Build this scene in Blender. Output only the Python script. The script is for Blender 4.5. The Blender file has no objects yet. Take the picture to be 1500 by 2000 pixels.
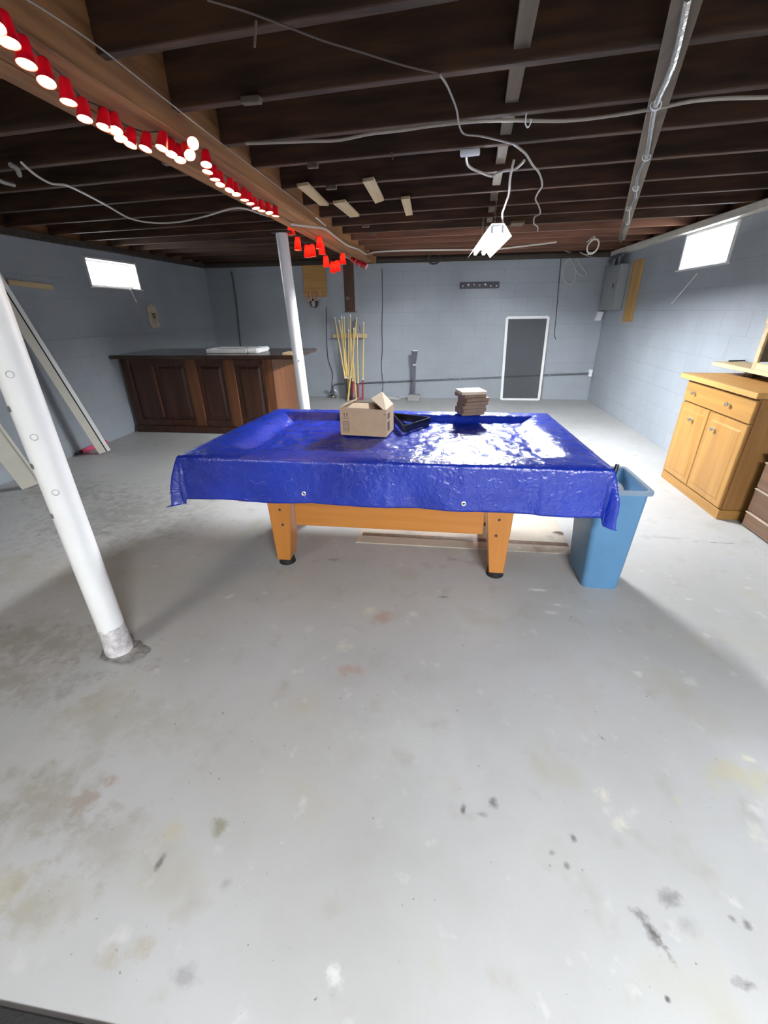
import bpy, bmesh, math, random
from mathutils import Vector, Matrix, noise
random.seed(7)
C = bpy.context.scene.collection
scn = bpy.context.scene

# ------------------------------------------------------------------ camera
FPX = 817.0; HC = 1.45
CAM = Matrix(((0.991, -0.046, 0.123), (0.131, 0.433, -0.892), (-0.013, 0.900, 0.436)))
def _solve():
    down = Vector((774-750, -(2688-1000), -FPX)).normalized(); up = -down
    y = (FPX*up.z*1.0 - up.x*120.0)/up.y
    fy = Vector((120.0, y, -FPX)).normalized()
    fx = fy.cross(up)
    return Matrix((fx, fy, up))          # rows = world axes seen from the camera
CAM = _solve()
cam_data = bpy.data.cameras.new('camera'); cam = bpy.data.objects.new('camera', cam_data); C.objects.link(cam)
cam_data.sensor_fit = 'HORIZONTAL'; cam_data.sensor_width = 36.0; cam_data.lens = FPX/1500*36.0
cam_data.clip_start = 0.02
cam.matrix_world = Matrix.Translation((0, 0, HC)) @ CAM.to_4x4()
scn.camera = cam
def ray(px, py): return CAM @ Vector((px-750.0, 1000.0-py, -FPX))
EYE = Vector((0, 0, HC))
def onz(px, py, z): d = ray(px, py); return EYE + d*((z-HC)/d.z)
def ony(px, py, y): d = ray(px, py); return EYE + d*(y/d.y)
def onx(px, py, x): d = ray(px, py); return EYE + d*(x/d.x)

# ------------------------------------------------------------------ light and exposure
w = bpy.data.worlds.new('daylight'); scn.world = w; w.use_nodes = True
w.node_tree.nodes['Background'].inputs[0].default_value = (0.93, 0.96, 1.0, 1)
w.node_tree.nodes['Background'].inputs[1].default_value = 30.0
TUBE_STRENGTH = 1120.0
CUP_BULB = 420.0
def area(name, loc, size, sy, power, col, target, spread=180):
    l = bpy.data.lights.new(name, 'AREA'); l.shape = 'RECTANGLE'; l.size = size; l.size_y = sy
    l.energy = power; l.color = col; l.spread = math.radians(spread)
    o = bpy.data.objects.new(name, l); C.objects.link(o); o.location = loc
    o.rotation_euler = (Vector(target)-Vector(loc)).to_track_quat('-Z', 'Y').to_euler()
    return o
# unseen area lights added behind the camera for lamps inferred from the foreground light
area('rear_right_light', (1.1, -1.7, 2.1), 1.2, 0.25, 185.0, (0.95, 0.97, 1.0), (1.15, -0.6, 0), 135)
area('rear_left_light', (-2.3, -1.3, 2.05), 0.8, 0.25, 20.0, (1.0, 0.96, 0.88), (-1.6, 0.9, 0), 130)
for _n, _p, _t in (('window_portal_right', (2.62, 5.17, 1.955), (0, 5.17, 1.955)), ('window_portal_left', (-4.22, 5.475, 1.885), (0, 5.475, 1.885))):
    _o = area(_n, _p, 0.9, 0.33, 1.0, (1, 1, 1), _t); _o.data.cycles.is_portal = True
vs = scn.view_settings; vs.view_transform = 'Standard'; vs.look = 'None'; vs.gamma = 1.0
vs.use_curve_mapping = False; vs.exposure = 0.0

# ------------------------------------------------------------------ materials
def mat(name, col, rough=0.6, metal=0.0, spec=0.5, noise_amt=0.0, noise_scale=8.0, col2=None, bump=0.0,
        bump_scale=60.0, stretch=None, emit=None, emit_s=0.0, coat=0.0, world=False):
    m = bpy.data.materials.new(name); m.use_nodes = True
    nt = m.node_tree; b = nt.nodes['Principled BSDF']
    b.inputs['Base Color'].default_value = (*col, 1); b.inputs['Roughness'].default_value = rough
    b.inputs['Metallic'].default_value = metal; b.inputs['Specular IOR Level'].default_value = spec
    b.inputs['Coat Weight'].default_value = coat
    if emit: b.inputs['Emission Color'].default_value = (*emit, 1); b.inputs['Emission Strength'].default_value = emit_s
    tc = nt.nodes.new('ShaderNodeTexCoord'); src = tc.outputs['Object']
    if world: src = nt.nodes.new('ShaderNodeNewGeometry').outputs['Position']
    if stretch:
        mp = nt.nodes.new('ShaderNodeMapping'); mp.inputs['Scale'].default_value = stretch
        nt.links.new(src, mp.inputs[0]); src = mp.outputs[0]
    if noise_amt > 0 or col2:
        n = nt.nodes.new('ShaderNodeTexNoise'); n.inputs['Scale'].default_value = noise_scale
        n.inputs['Detail'].default_value = 6; nt.links.new(src, n.inputs['Vector'])
        r = nt.nodes.new('ShaderNodeValToRGB')
        c2 = col2 if col2 else tuple(c*(1-noise_amt) for c in col)
        r.color_ramp.elements[0].position = 0.35; r.color_ramp.elements[1].position = 0.65
        r.color_ramp.elements[0].color = (*c2, 1); r.color_ramp.elements[1].color = (*col, 1)
        nt.links.new(n.outputs[0], r.inputs[0]); nt.links.new(r.outputs[0], b.inputs['Base Color'])
    if bump > 0:
        n2 = nt.nodes.new('ShaderNodeTexNoise'); n2.inputs['Scale'].default_value = bump_scale
        n2.inputs['Detail'].default_value = 5; nt.links.new(src, n2.inputs['Vector'])
        bp = nt.nodes.new('ShaderNodeBump'); bp.inputs['Strength'].default_value = bump; bp.inputs['Distance'].default_value = 0.01
        nt.links.new(n2.outputs[0], bp.inputs['Height']); nt.links.new(bp.outputs[0], b.inputs['Normal'])
    return m
def wood(name, a, b, axis='x', rough=0.5, scale=1.0, spec=0.4, coat=0.0):
    s = {'x': (1.2, 22, 22), 'y': (22, 1.2, 22), 'z': (22, 22, 1.2)}[axis]
    return mat(name, a, rough, col2=b, noise_scale=scale, stretch=s, bump=0.15, bump_scale=3.0, spec=spec, coat=coat)

M = {}
M['block'] = mat('painted_block', (0.315, 0.35, 0.388), 0.55, noise_amt=0.12, noise_scale=1.6, bump=0.3, bump_scale=45, world=True)
M['mortar'] = mat('painted_mortar', (0.295, 0.328, 0.363), 0.65, noise_amt=0.12, noise_scale=1.6, bump=0.3, bump_scale=60, world=True)
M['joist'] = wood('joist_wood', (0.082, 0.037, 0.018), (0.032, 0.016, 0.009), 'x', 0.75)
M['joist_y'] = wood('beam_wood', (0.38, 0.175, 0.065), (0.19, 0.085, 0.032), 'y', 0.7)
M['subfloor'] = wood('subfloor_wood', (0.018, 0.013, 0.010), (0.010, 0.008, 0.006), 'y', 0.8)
M['dark_sill'] = wood('sill_wood', (0.06, 0.045, 0.035), (0.028, 0.022, 0.018), 'x', 0.8)
M['pale_x'] = wood('pale_pine', (0.55, 0.42, 0.25), (0.42, 0.30, 0.16), 'x', 0.6)
M['pale_y'] = wood('pale_pine_y', (0.62, 0.50, 0.30), (0.5, 0.37, 0.2), 'y', 0.6)
M['ply_z'] = wood('plywood', (0.44, 0.27, 0.09), (0.33, 0.19, 0.055), 'z', 0.6)
M['ply_x'] = wood('plywood_flat', (0.46, 0.26, 0.08), (0.36, 0.19, 0.055), 'x', 0.6)
M['strap'] = wood('strap_wood', (0.15, 0.115, 0.08), (0.10, 0.075, 0.05), 'y', 0.7)
M['white_sill'] = mat('white_sill', (0.72, 0.68, 0.60), 0.5, noise_amt=0.12, noise_scale=10)
M['white_paint'] = mat('white_paint', (0.88, 0.89, 0.89), 0.35, noise_amt=0.05, noise_scale=6, bump=0.05)
M['cream_paint'] = mat('cream_paint', (0.66, 0.64, 0.56), 0.45, noise_amt=0.08, noise_scale=6)
M['crust'] = mat('concrete_crust', (0.62, 0.60, 0.61), 0.8, col2=(0.30, 0.29, 0.28), noise_scale=30, bump=0.8, bump_scale=60)
M['black'] = mat('black_matte', (0.012, 0.012, 0.012), 0.6)
M['black_gloss'] = mat('black_plastic', (0.01, 0.01, 0.012), 0.25)
M['seal'] = mat('rubber_seal', (0.02, 0.02, 0.02), 0.8)
M['chrome'] = mat('dull_chrome', (0.75, 0.73, 0.68), 0.25, metal=1.0)
M['brass'] = mat('brushed_nickel', (0.80, 0.76, 0.66), 0.3, metal=1.0)
M['pipe'] = mat('grey_conduit', (0.16, 0.18, 0.20), 0.4, metal=0.3, noise_amt=0.3, noise_scale=15)
M['panel_grey'] = mat('panel_grey', (0.27, 0.29, 0.30), 0.4, metal=0.1)
M['cable_white'] = mat('white_cable', (0.62, 0.58, 0.52), 0.45)
M['cable_grey'] = mat('grey_cable', (0.30, 0.27, 0.24), 0.5)
M['cable_black'] = mat('black_cable', (0.03, 0.03, 0.035), 0.5)
M['foil'] = mat('metal_clad_cable', (0.75, 0.75, 0.72), 0.22, metal=0.9, bump=0.5, bump_scale=25)
M['table_wood'] = wood('honey_table_wood', (0.51, 0.205, 0.042), (0.43, 0.165, 0.03), 'x', 0.35, coat=0.2)
M['table_leg'] = wood('honey_leg_wood', (0.51, 0.205, 0.042), (0.44, 0.17, 0.03), 'z', 0.35, coat=0.2)
M['oak_z'] = wood('golden_oak_upright', (0.385, 0.205, 0.055), (0.30, 0.15, 0.038), 'z', 0.4, coat=0.15)
M['oak_y'] = wood('golden_oak', (0.385, 0.205, 0.055), (0.30, 0.15, 0.038), 'y', 0.4, coat=0.15)
M['oak_side'] = wood('oak_side', (0.30, 0.15, 0.045), (0.23, 0.11, 0.035), 'z', 0.5)
M['oak_top'] = wood('oak_top', (0.52, 0.30, 0.10), (0.42, 0.22, 0.07), 'y', 0.4)
M['brown_y'] = wood('brown_drawer', (0.17, 0.10, 0.06), (0.11, 0.065, 0.04), 'y', 0.5)
M['brown_lip'] = mat('worn_lip', (0.42, 0.33, 0.25), 0.5, noise_amt=0.3)
M['bar_z'] = wood('bar_wood', (0.058, 0.020, 0.009), (0.026, 0.010, 0.006), 'z', 0.35, coat=0.15)
M['bar_light'] = wood('bar_pilaster', (0.15, 0.055, 0.02), (0.085, 0.03, 0.012), 'z', 0.35, coat=0.15)
M['bar_end'] = wood('bar_end_panel', (0.17, 0.07, 0.028), (0.12, 0.045, 0.018), 'z', 0.4)
M['bar_top'] = mat('bar_top', (0.05, 0.024, 0.014), 0.18, noise_amt=0.3, noise_scale=5, coat=0.3)
M['card'] = mat('cardboard', (0.50, 0.36, 0.23), 0.8, noise_amt=0.08, noise_scale=20)
M['card_in'] = mat('cardboard_inside', (0.60, 0.48, 0.34), 0.8, noise_amt=0.08, noise_scale=20)
M['print'] = mat('brown_print', (0.10, 0.065, 0.045), 0.7)
M['print_mid'] = mat('faded_print', (0.33, 0.25, 0.17), 0.7)
M['tile_edge'] = wood('flooring_offcut', (0.30, 0.20, 0.125), (0.18, 0.12, 0.08), 'x', 0.6)
M['tile_top'] = wood('flooring_face', (0.68, 0.58, 0.38), (0.58, 0.48, 0.30), 'x', 0.45)
M['bin'] = mat('blue_bin_plastic', (0.105, 0.255, 0.44), 0.42, noise_amt=0.12, noise_scale=5, bump=0.08)
M['bin_rim'] = mat('bin_rim', (0.20, 0.27, 0.36), 0.4)
M['cloth'] = mat('dusty_plastic', (0.85, 0.86, 0.88), 0.3)
M['pink'] = mat('pink_foam', (0.72, 0.10, 0.20), 0.6)
M['bone'] = mat('antler_bone', (0.62, 0.40, 0.25), 0.6, noise_amt=0.3, noise_scale=20)
M['skull'] = mat('dark_mount', (0.05, 0.035, 0.03), 0.6)
M['grey_fur'] = mat('grey_skull', (0.42, 0.40, 0.38), 0.6)
M['tool_grey'] = mat('tool_grey', (0.085, 0.085, 0.12), 0.4, noise_amt=0.2)
M['tool_base'] = mat('tool_base', (0.22, 0.22, 0.22), 0.5, noise_amt=0.25, noise_scale=20)
M['paper'] = mat('white_paper', (0.72, 0.72, 0.72), 0.8, noise_amt=0.12, noise_scale=12)
M['cue_pale'] = mat('maple_shaft', (0.78, 0.56, 0.20), 0.35, noise_amt=0.15, noise_scale=10)
M['cue_tip'] = mat('cue_ferrule', (0.85, 0.83, 0.80), 0.4)
M['cue_red'] = mat('cue_butt_red', (0.32, 0.02, 0.035), 0.3)
M['cue_dark'] = mat('cue_butt_dark', (0.03, 0.018, 0.015), 0.3)
M['aged'] = mat('aged_plate', (0.60, 0.54, 0.38), 0.6, col2=(0.40, 0.34, 0.24), noise_scale=15)
M['hanger'] = mat('peg_board_dark', (0.035, 0.03, 0.045), 0.5)
M['grommet'] = mat('grommet_metal', (0.80, 0.80, 0.78), 0.3, metal=0.8)
M['mat_black'] = mat('black_floor_mat', (0.018, 0.018, 0.018), 0.9, bump=0.5, bump_scale=120)
M['rim_dark'] = mat('dark_debris', (0.02, 0.018, 0.016), 0.9)
M['outlet'] = mat('white_plastic', (0.85, 0.86, 0.88), 0.35)
M['hood'] = mat('white_enamel', (0.80, 0.79, 0.76), 0.35)
M['frame_grey'] = mat('window_frame_paint', (0.62, 0.60, 0.58), 0.5, noise_amt=0.1)
M['tube'] = mat('lit_tube', (1, 1, 1), 0.4, emit=(0.95, 0.97, 1.0), emit_s=TUBE_STRENGTH)
M['bulb'] = mat('lit_bulb', (1, 0.9, 0.7), 0.4, emit=(1.0, 0.62, 0.30), emit_s=CUP_BULB)
M['cup_rim'] = mat('cup_rim', (0.80, 0.10, 0.10), 0.4)

def thin_glass():
    m = bpy.data.materials.new('window_glass'); m.use_nodes = True; nt = m.node_tree; nt.nodes.clear()
    o = nt.nodes.new('ShaderNodeOutputMaterial'); mx = nt.nodes.new('ShaderNodeMixShader')
    t = nt.nodes.new('ShaderNodeBsdfTransparent'); g = nt.nodes.new('ShaderNodeBsdfGlossy'); g.inputs['Roughness'].default_value = 0.1
    t.inputs[0].default_value = (0.93, 0.95, 0.96, 1); mx.inputs[0].default_value = 0.06
    nt.links.new(t.outputs[0], mx.inputs[1]); nt.links.new(g.outputs[0], mx.inputs[2]); nt.links.new(mx.outputs[0], o.inputs[0])
    return m
M['glass'] = thin_glass()
def mesh_screen():
    m = bpy.data.materials.new('insect_mesh'); m.use_nodes = True; nt = m.node_tree; nt.nodes.clear()
    o = nt.nodes.new('ShaderNodeOutputMaterial'); mx = nt.nodes.new('ShaderNodeMixShader')
    t = nt.nodes.new('ShaderNodeBsdfTransparent'); g = nt.nodes.new('ShaderNodeBsdfDiffuse'); g.inputs[0].default_value = (0.10, 0.105, 0.115, 1)
    mx.inputs[0].default_value = 0.40
    nt.links.new(t.outputs[0], mx.inputs[1]); nt.links.new(g.outputs[0], mx.inputs[2]); nt.links.new(mx.outputs[0], o.inputs[0])
    return m
M['screen'] = mesh_screen()
def translucent(name, col, tw):
    m = bpy.data.materials.new(name); m.use_nodes = True; nt = m.node_tree; nt.nodes.clear()
    o = nt.nodes.new('ShaderNodeOutputMaterial'); mx = nt.nodes.new('ShaderNodeMixShader')
    t = nt.nodes.new('ShaderNodeBsdfTranslucent'); g = nt.nodes.new('ShaderNodeBsdfPrincipled')
    t.inputs[0].default_value = (*col, 1); g.inputs['Base Color'].default_value = (*col, 1); g.inputs['Roughness'].default_value = 0.3
    mx.inputs[0].default_value = tw
    nt.links.new(g.outputs[0], mx.inputs[1]); nt.links.new(t.outputs[0], mx.inputs[2]); nt.links.new(mx.outputs[0], o.inputs[0])
    return m
M['cup_red'] = translucent('red_cup_plastic', (0.55, 0.004, 0.025), 0.13)
M['cup_red_thin'] = translucent('thin_red_cup_plastic', (0.85, 0.035, 0.03), 0.5)
M['cup_in_thin'] = translucent('thin_cup_lining', (0.95, 0.75, 0.5), 0.7)
M['cable_tan'] = mat('aged_cable', (0.36, 0.31, 0.25), 0.5)
M['cable_dark'] = mat('brown_cable', (0.08, 0.055, 0.04), 0.6)
M['joist_lit'] = wood('lit_joist_wood', (0.19, 0.08, 0.045), (0.10, 0.045, 0.027), 'x', 0.7)  # light on the rear joists painted in as a redder, lighter wood tone
M['crust_white'] = mat('white_crust', (0.74, 0.72, 0.73), 0.7, col2=(0.45, 0.43, 0.43), noise_scale=28, bump=0.9, bump_scale=50)
M['crust_grey'] = mat('grey_crust', (0.30, 0.295, 0.29), 0.8, col2=(0.15, 0.145, 0.14), noise_scale=22, bump=0.8, bump_scale=50)
M['cup_in'] = translucent('white_cup_lining', (0.9, 0.86, 0.8), 0.25)
M['clear_bag'] = translucent('clear_plastic', (0.55, 0.55, 0.55), 0.5)

def tarp_material():
    m = bpy.data.materials.new('blue_tarp'); m.use_nodes = True; nt = m.node_tree; b = nt.nodes['Principled BSDF']
    b.inputs['Base Color'].default_value = (0.006, 0.03, 0.42, 1); b.inputs['Roughness'].default_value = 0.27
    b.inputs['Specular IOR Level'].default_value = 0.9
    tc = nt.nodes.new('ShaderNodeTexCoord')
    n = nt.nodes.new('ShaderNodeTexNoise'); n.inputs['Scale'].default_value = 3.0; n.inputs['Detail'].default_value = 4
    nt.links.new(tc.outputs['Object'], n.inputs['Vector'])
    r = nt.nodes.new('ShaderNodeValToRGB'); r.color_ramp.elements[0].color = (0.005, 0.022, 0.28, 1); r.color_ramp.elements[1].color = (0.008, 0.036, 0.42, 1)
    r.color_ramp.elements[0].position = 0.3; r.color_ramp.elements[1].position = 0.7
    nt.links.new(n.outputs[0], r.inputs[0]); nt.links.new(r.outputs[0], b.inputs['Base Color'])
    v = nt.nodes.new('ShaderNodeTexNoise'); v.inputs['Scale'].default_value = 28; v.inputs['Detail'].default_value = 4
    v.inputs['Distortion'].default_value = 1.2
    nt.links.new(tc.outputs['Object'], v.inputs['Vector'])
    v2 = nt.nodes.new('ShaderNodeTexVoronoi'); v2.inputs['Scale'].default_value = 9; v2.feature = 'F1'
    nt.links.new(tc.outputs['Object'], v2.inputs['Vector'])
    ad = nt.nodes.new('ShaderNodeMath'); ad.operation = 'MULTIPLY_ADD'; ad.inputs[1].default_value = 0.9
    nt.links.new(v2.outputs['Distance'], ad.inputs[0]); nt.links.new(v.outputs[0], ad.inputs[2])
    bp = nt.nodes.new('ShaderNodeBump'); bp.inputs['Strength'].default_value = 0.5; bp.inputs['Distance'].default_value = 0.012
    nt.links.new(ad.outputs[0], bp.inputs['Height']); nt.links.new(bp.outputs[0], b.inputs['Normal'])
    return m
M['tarp'] = tarp_material()

def stained(name, base, base2, rough, spots, bump=0.1, big=0.8):
    m = bpy.data.materials.new(name); m.use_nodes = True; nt = m.node_tree; b = nt.nodes['Principled BSDF']
    b.inputs['Roughness'].default_value = rough; b.inputs['Specular IOR Level'].default_value = 0.35
    L = nt.links.new
    tc = nt.nodes.new('ShaderNodeTexCoord'); src = tc.outputs['Object']
    n = nt.nodes.new('ShaderNodeTexNoise'); n.inputs['Scale'].default_value = big; n.inputs['Detail'].default_value = 7; n.inputs['Roughness'].default_value = 0.6
    L(src, n.inputs['Vector'])
    r = nt.nodes.new('ShaderNodeValToRGB'); r.color_ramp.elements[0].position = 0.35; r.color_ramp.elements[1].position = 0.62
    r.color_ramp.elements[0].color = (*base2, 1); r.color_ramp.elements[1].color = (*base, 1); L(n.outputs[0], r.inputs[0])
    cur = r.outputs[0]
    n3 = nt.nodes.new('ShaderNodeTexNoise'); n3.inputs['Scale'].default_value = 14; n3.inputs['Detail'].default_value = 8; n3.inputs['Roughness'].default_value = 0.7
    L(src, n3.inputs['Vector'])
    # fine dark specks and pale scuffs everywhere
    for (sc, lo, hi, col) in ((55, 0.71, 0.78, (0.10, 0.10, 0.10)), (30, 0.745, 0.80, (0.60, 0.60, 0.58)), (7, 0.60, 0.8, (0.33, 0.32, 0.29)), (3.2, 0.56, 0.75, (0.36, 0.355, 0.31)), (11, 0.64, 0.8, (0.50, 0.505, 0.505))):
        q = nt.nodes.new('ShaderNodeTexNoise'); q.inputs['Scale'].default_value = sc; q.inputs['Detail'].default_value = 3
        L(src, q.inputs['Vector'])
        mr = nt.nodes.new('ShaderNodeMapRange'); mr.inputs[1].default_value = lo; mr.inputs[2].default_value = hi; L(q.outputs[0], mr.inputs[0])
        mx = nt.nodes.new('ShaderNodeMixRGB'); L(mr.outputs[0], mx.inputs[0]); L(cur, mx.inputs[1]); mx.inputs[2].default_value = (*col, 1); cur = mx.outputs[0]
    for (x, y, rx, ry, rot, col, st) in spots:
        mp = nt.nodes.new('ShaderNodeMapping'); mp.vector_type = 'TEXTURE'
        mp.inputs['Location'].default_value = (x, y, 0); mp.inputs['Rotation'].default_value = (0, 0, rot); mp.inputs['Scale'].default_value = (rx, ry, 1)
        L(src, mp.inputs[0])
        ln = nt.nodes.new('ShaderNodeVectorMath'); ln.operation = 'LENGTH'; L(mp.outputs[0], ln.inputs[0])
        ad = nt.nodes.new('ShaderNodeMath'); ad.operation = 'MULTIPLY_ADD'; ad.inputs[1].default_value = 4.6
        L(n3.outputs[0], ad.inputs[0]); L(ln.outputs['Value'], ad.inputs[2])
        mr = nt.nodes.new('ShaderNodeMapRange'); mr.inputs[1].default_value = 3.3; mr.inputs[2].default_value = 2.35
        mr.inputs[3].default_value = 0; mr.inputs[4].default_value = st; L(ad.outputs[0], mr.inputs[0])
        mx = nt.nodes.new('ShaderNodeMixRGB'); L(mr.outputs[0], mx.inputs[0]); L(cur, mx.inputs[1]); mx.inputs[2].default_value = (*col, 1); cur = mx.outputs[0]
    L(cur, b.inputs['Base Color'])
    bp = nt.nodes.new('ShaderNodeBump'); bp.inputs['Strength'].default_value = bump; bp.inputs['Distance'].default_value = 0.01
    L(n3.outputs[0], bp.inputs['Height']); L(bp.outputs[0], b.inputs['Normal'])
    return m

# ------------------------------------------------------------------ mesh helpers
class MB:
    def __init__(s): s.v = []; s.f = []; s.mi = []
    def add(s, vs, fs, mi=0):
        o = len(s.v); s.v += [tuple(v) for v in vs]; s.f += [tuple(i+o for i in f) for f in fs]; s.mi += [mi]*len(fs); return s
    def box(s, x0, x1, y0, y1, z0, z1, mi=0):
        return s.add([(x0,y0,z0),(x1,y0,z0),(x1,y1,z0),(x0,y1,z0),(x0,y0,z1),(x1,y0,z1),(x1,y1,z1),(x0,y1,z1)],
                     [(0,3,2,1),(4,5,6,7),(0,1,5,4),(1,2,6,5),(2,3,7,6),(3,0,4,7)], mi)
    def hexa(s, p, mi=0):     # 8 points: bottom four then top four
        return s.add(p, [(0,3,2,1),(4,5,6,7),(0,1,5,4),(1,2,6,5),(2,3,7,6),(3,0,4,7)], mi)
    def beam(s, a, b, wdt, hgt, upv=(0,0,1), mi=0):    # bar from a to b with cross section wdt x hgt
        a = Vector(a); b = Vector(b); d = (b-a).normalized(); u = Vector(upv); side = d.cross(u)
        if side.length < 1e-4: side = d.cross(Vector((0,1,0)))
        side.normalize(); u = side.cross(d).normalized()
        P = []
        for c in (a, b):
            for (i, j) in ((-1,-1),(1,-1),(1,1),(-1,1)): P.append(c + side*(i*wdt/2) + u*(j*hgt/2))
        return s.add(P, [(0,1,2,3),(7,6,5,4),(0,4,5,1),(1,5,6,2),(2,6,7,3),(3,7,4,0)], mi)
    def tube(s, pts, r, n=8, mi=0, r2=None, cap=True):
        pts = [Vector(p) for p in pts]; k = len(pts); rings = []
        prev = None
        for i, p in enumerate(pts):
            d = (pts[min(i+1, k-1)] - pts[max(i-1, 0)]).normalized()
            if prev is None:
                a = Vector((0,0,1)) if abs(d.z) < 0.9 else Vector((1,0,0)); u = d.cross(a).normalized()
            else:
                u = (prev - d*prev.dot(d)).normalized()
            prev = u; v = d.cross(u)
            rr = r[i] if isinstance(r, (list, tuple)) else (r if r2 is None else r + (r2-r)*i/(k-1))
            rings.append([p + (u*math.cos(2*math.pi*j/n) + v*math.sin(2*math.pi*j/n))*rr for j in range(n)])
        vs = [q for rg in rings for q in rg]; fs = []
        for i in range(k-1):
            for j in range(n):
                j2 = (j+1) % n; fs.append((i*n+j, i*n+j2, (i+1)*n+j2, (i+1)*n+j))
        if cap: fs.append(tuple(range(n))[::-1]); fs.append(tuple((k-1)*n+j for j in range(n)))
        return s.add(vs, fs, mi)
    def lathe(s, base, prof, n=16, axis=None, mi=0):   # prof: (radius, height) along axis
        base = Vector(base); ax = Vector(axis or (0,0,1)).normalized()
        a = Vector((1,0,0)) if abs(ax.x) < 0.9 else Vector((0,1,0)); u = ax.cross(a).normalized(); v = ax.cross(u)
        vs = []; fs = []
        for (r, h) in prof:
            for j in range(n): t = 2*math.pi*j/n; vs.append(base + ax*h + (u*math.cos(t)+v*math.sin(t))*r)
        for i in range(len(prof)-1):
            for j in range(n): j2 = (j+1) % n; fs.append((i*n+j, i*n+j2, (i+1)*n+j2, (i+1)*n+j))
        return s.add(vs, fs, mi)
    def disc(s, base, r, axis, th=0.002, n=16, r_in=0.0, mi=0):
        if r_in > 0: return s.lathe(base, [(r_in,0),(r,0),(r,th),(r_in,th),(r_in,0)], n, axis, mi)
        return s.lathe(base, [(0.0001,0),(r,0),(r,th),(0.0001,th)], n, axis, mi)
    def prism(s, poly, depth, mi=0):                    # poly: list of 3D points, extruded by vector depth
        n = len(poly); d = Vector(depth); P = [Vector(p) for p in poly]
        vs = P + [p+d for p in P]; fs = [tuple(range(n))[::-1], tuple(range(n, 2*n))]
        for i in range(n): j = (i+1) % n; fs.append((i, j, n+j, n+i))
        return s.add(vs, fs, mi)
    def build(s, name, m, parent=None, bevel=0.0, smooth=False, seg=1, **tags):
        loc = Vector(parent['_o']) if parent is not None else Vector((0,0,0))
        me = bpy.data.meshes.new(name); me.from_pydata([tuple(Vector(v)-loc) for v in s.v], [], s.f)
        for x in (m if isinstance(m, list) else [m]): me.materials.append(M[x] if isinstance(x, str) else x)
        for p, i in zip(me.polygons, s.mi): p.material_index = i
        bm = bmesh.new(); bm.from_mesh(me); bmesh.ops.recalc_face_normals(bm, faces=bm.faces)
        if bevel > 0:
            ed = [e for e in bm.edges if len(e.link_faces) == 2 and e.calc_face_angle(0) > 0.6]
            bmesh.ops.bevel(bm, geom=ed, offset=bevel, segments=seg, affect='EDGES', clamp_overlap=True)
        bm.to_mesh(me); bm.free()
        if smooth:
            for p in me.polygons: p.use_smooth = True
            try: me.set_sharp_from_angle(angle=math.radians(40))
            except Exception: pass
        o = bpy.data.objects.new(name, me); C.objects.link(o)
        if parent is not None: o.parent = parent; o['_o'] = tuple(parent['_o'])
        else: o['_o'] = (0.0, 0.0, 0.0)
        for k, v in tags.items(): o[k] = v
        return o
def thing(name, loc, label=None, category=None, group=None, kind=None):
    o = bpy.data.objects.new(name, None); C.objects.link(o); o.location = loc; o['_o'] = tuple(loc)
    o.empty_display_size = 0.1
    if label: o['label'] = label
    if category: o['category'] = category
    if group: o['group'] = group
    if kind: o['kind'] = kind
    return o
def solo(mb, name, m, label, category, group=None, **kw):    # thing made of one mesh; origin moved to its base
    o = mb.build(name, m, None, **kw)
    vs = [v.co.copy() for v in o.data.vertices]
    c = Vector((sum(v.x for v in vs)/len(vs), sum(v.y for v in vs)/len(vs), min(v.z for v in vs)))
    for v in o.data.vertices: v.co -= c
    o.location = c; o['_o'] = tuple(c); o['label'] = label; o['category'] = category
    if group: o['group'] = group
    return o
def smooth_pts(pts, sub=4):
    P = [Vector(p) for p in pts]; out = []
    for i in range(len(P)-1):
        p0 = P[max(i-1,0)]; p1 = P[i]; p2 = P[i+1]; p3 = P[min(i+2,len(P)-1)]
        for k in range(sub):
            t = k/sub
            out.append(0.5*((2*p1)+(p2-p0)*t+(2*p0-5*p1+4*p2-p3)*t*t+(3*p1-p0-3*p2+p3)*t*t*t))
    out.append(P[-1]); return out

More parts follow.
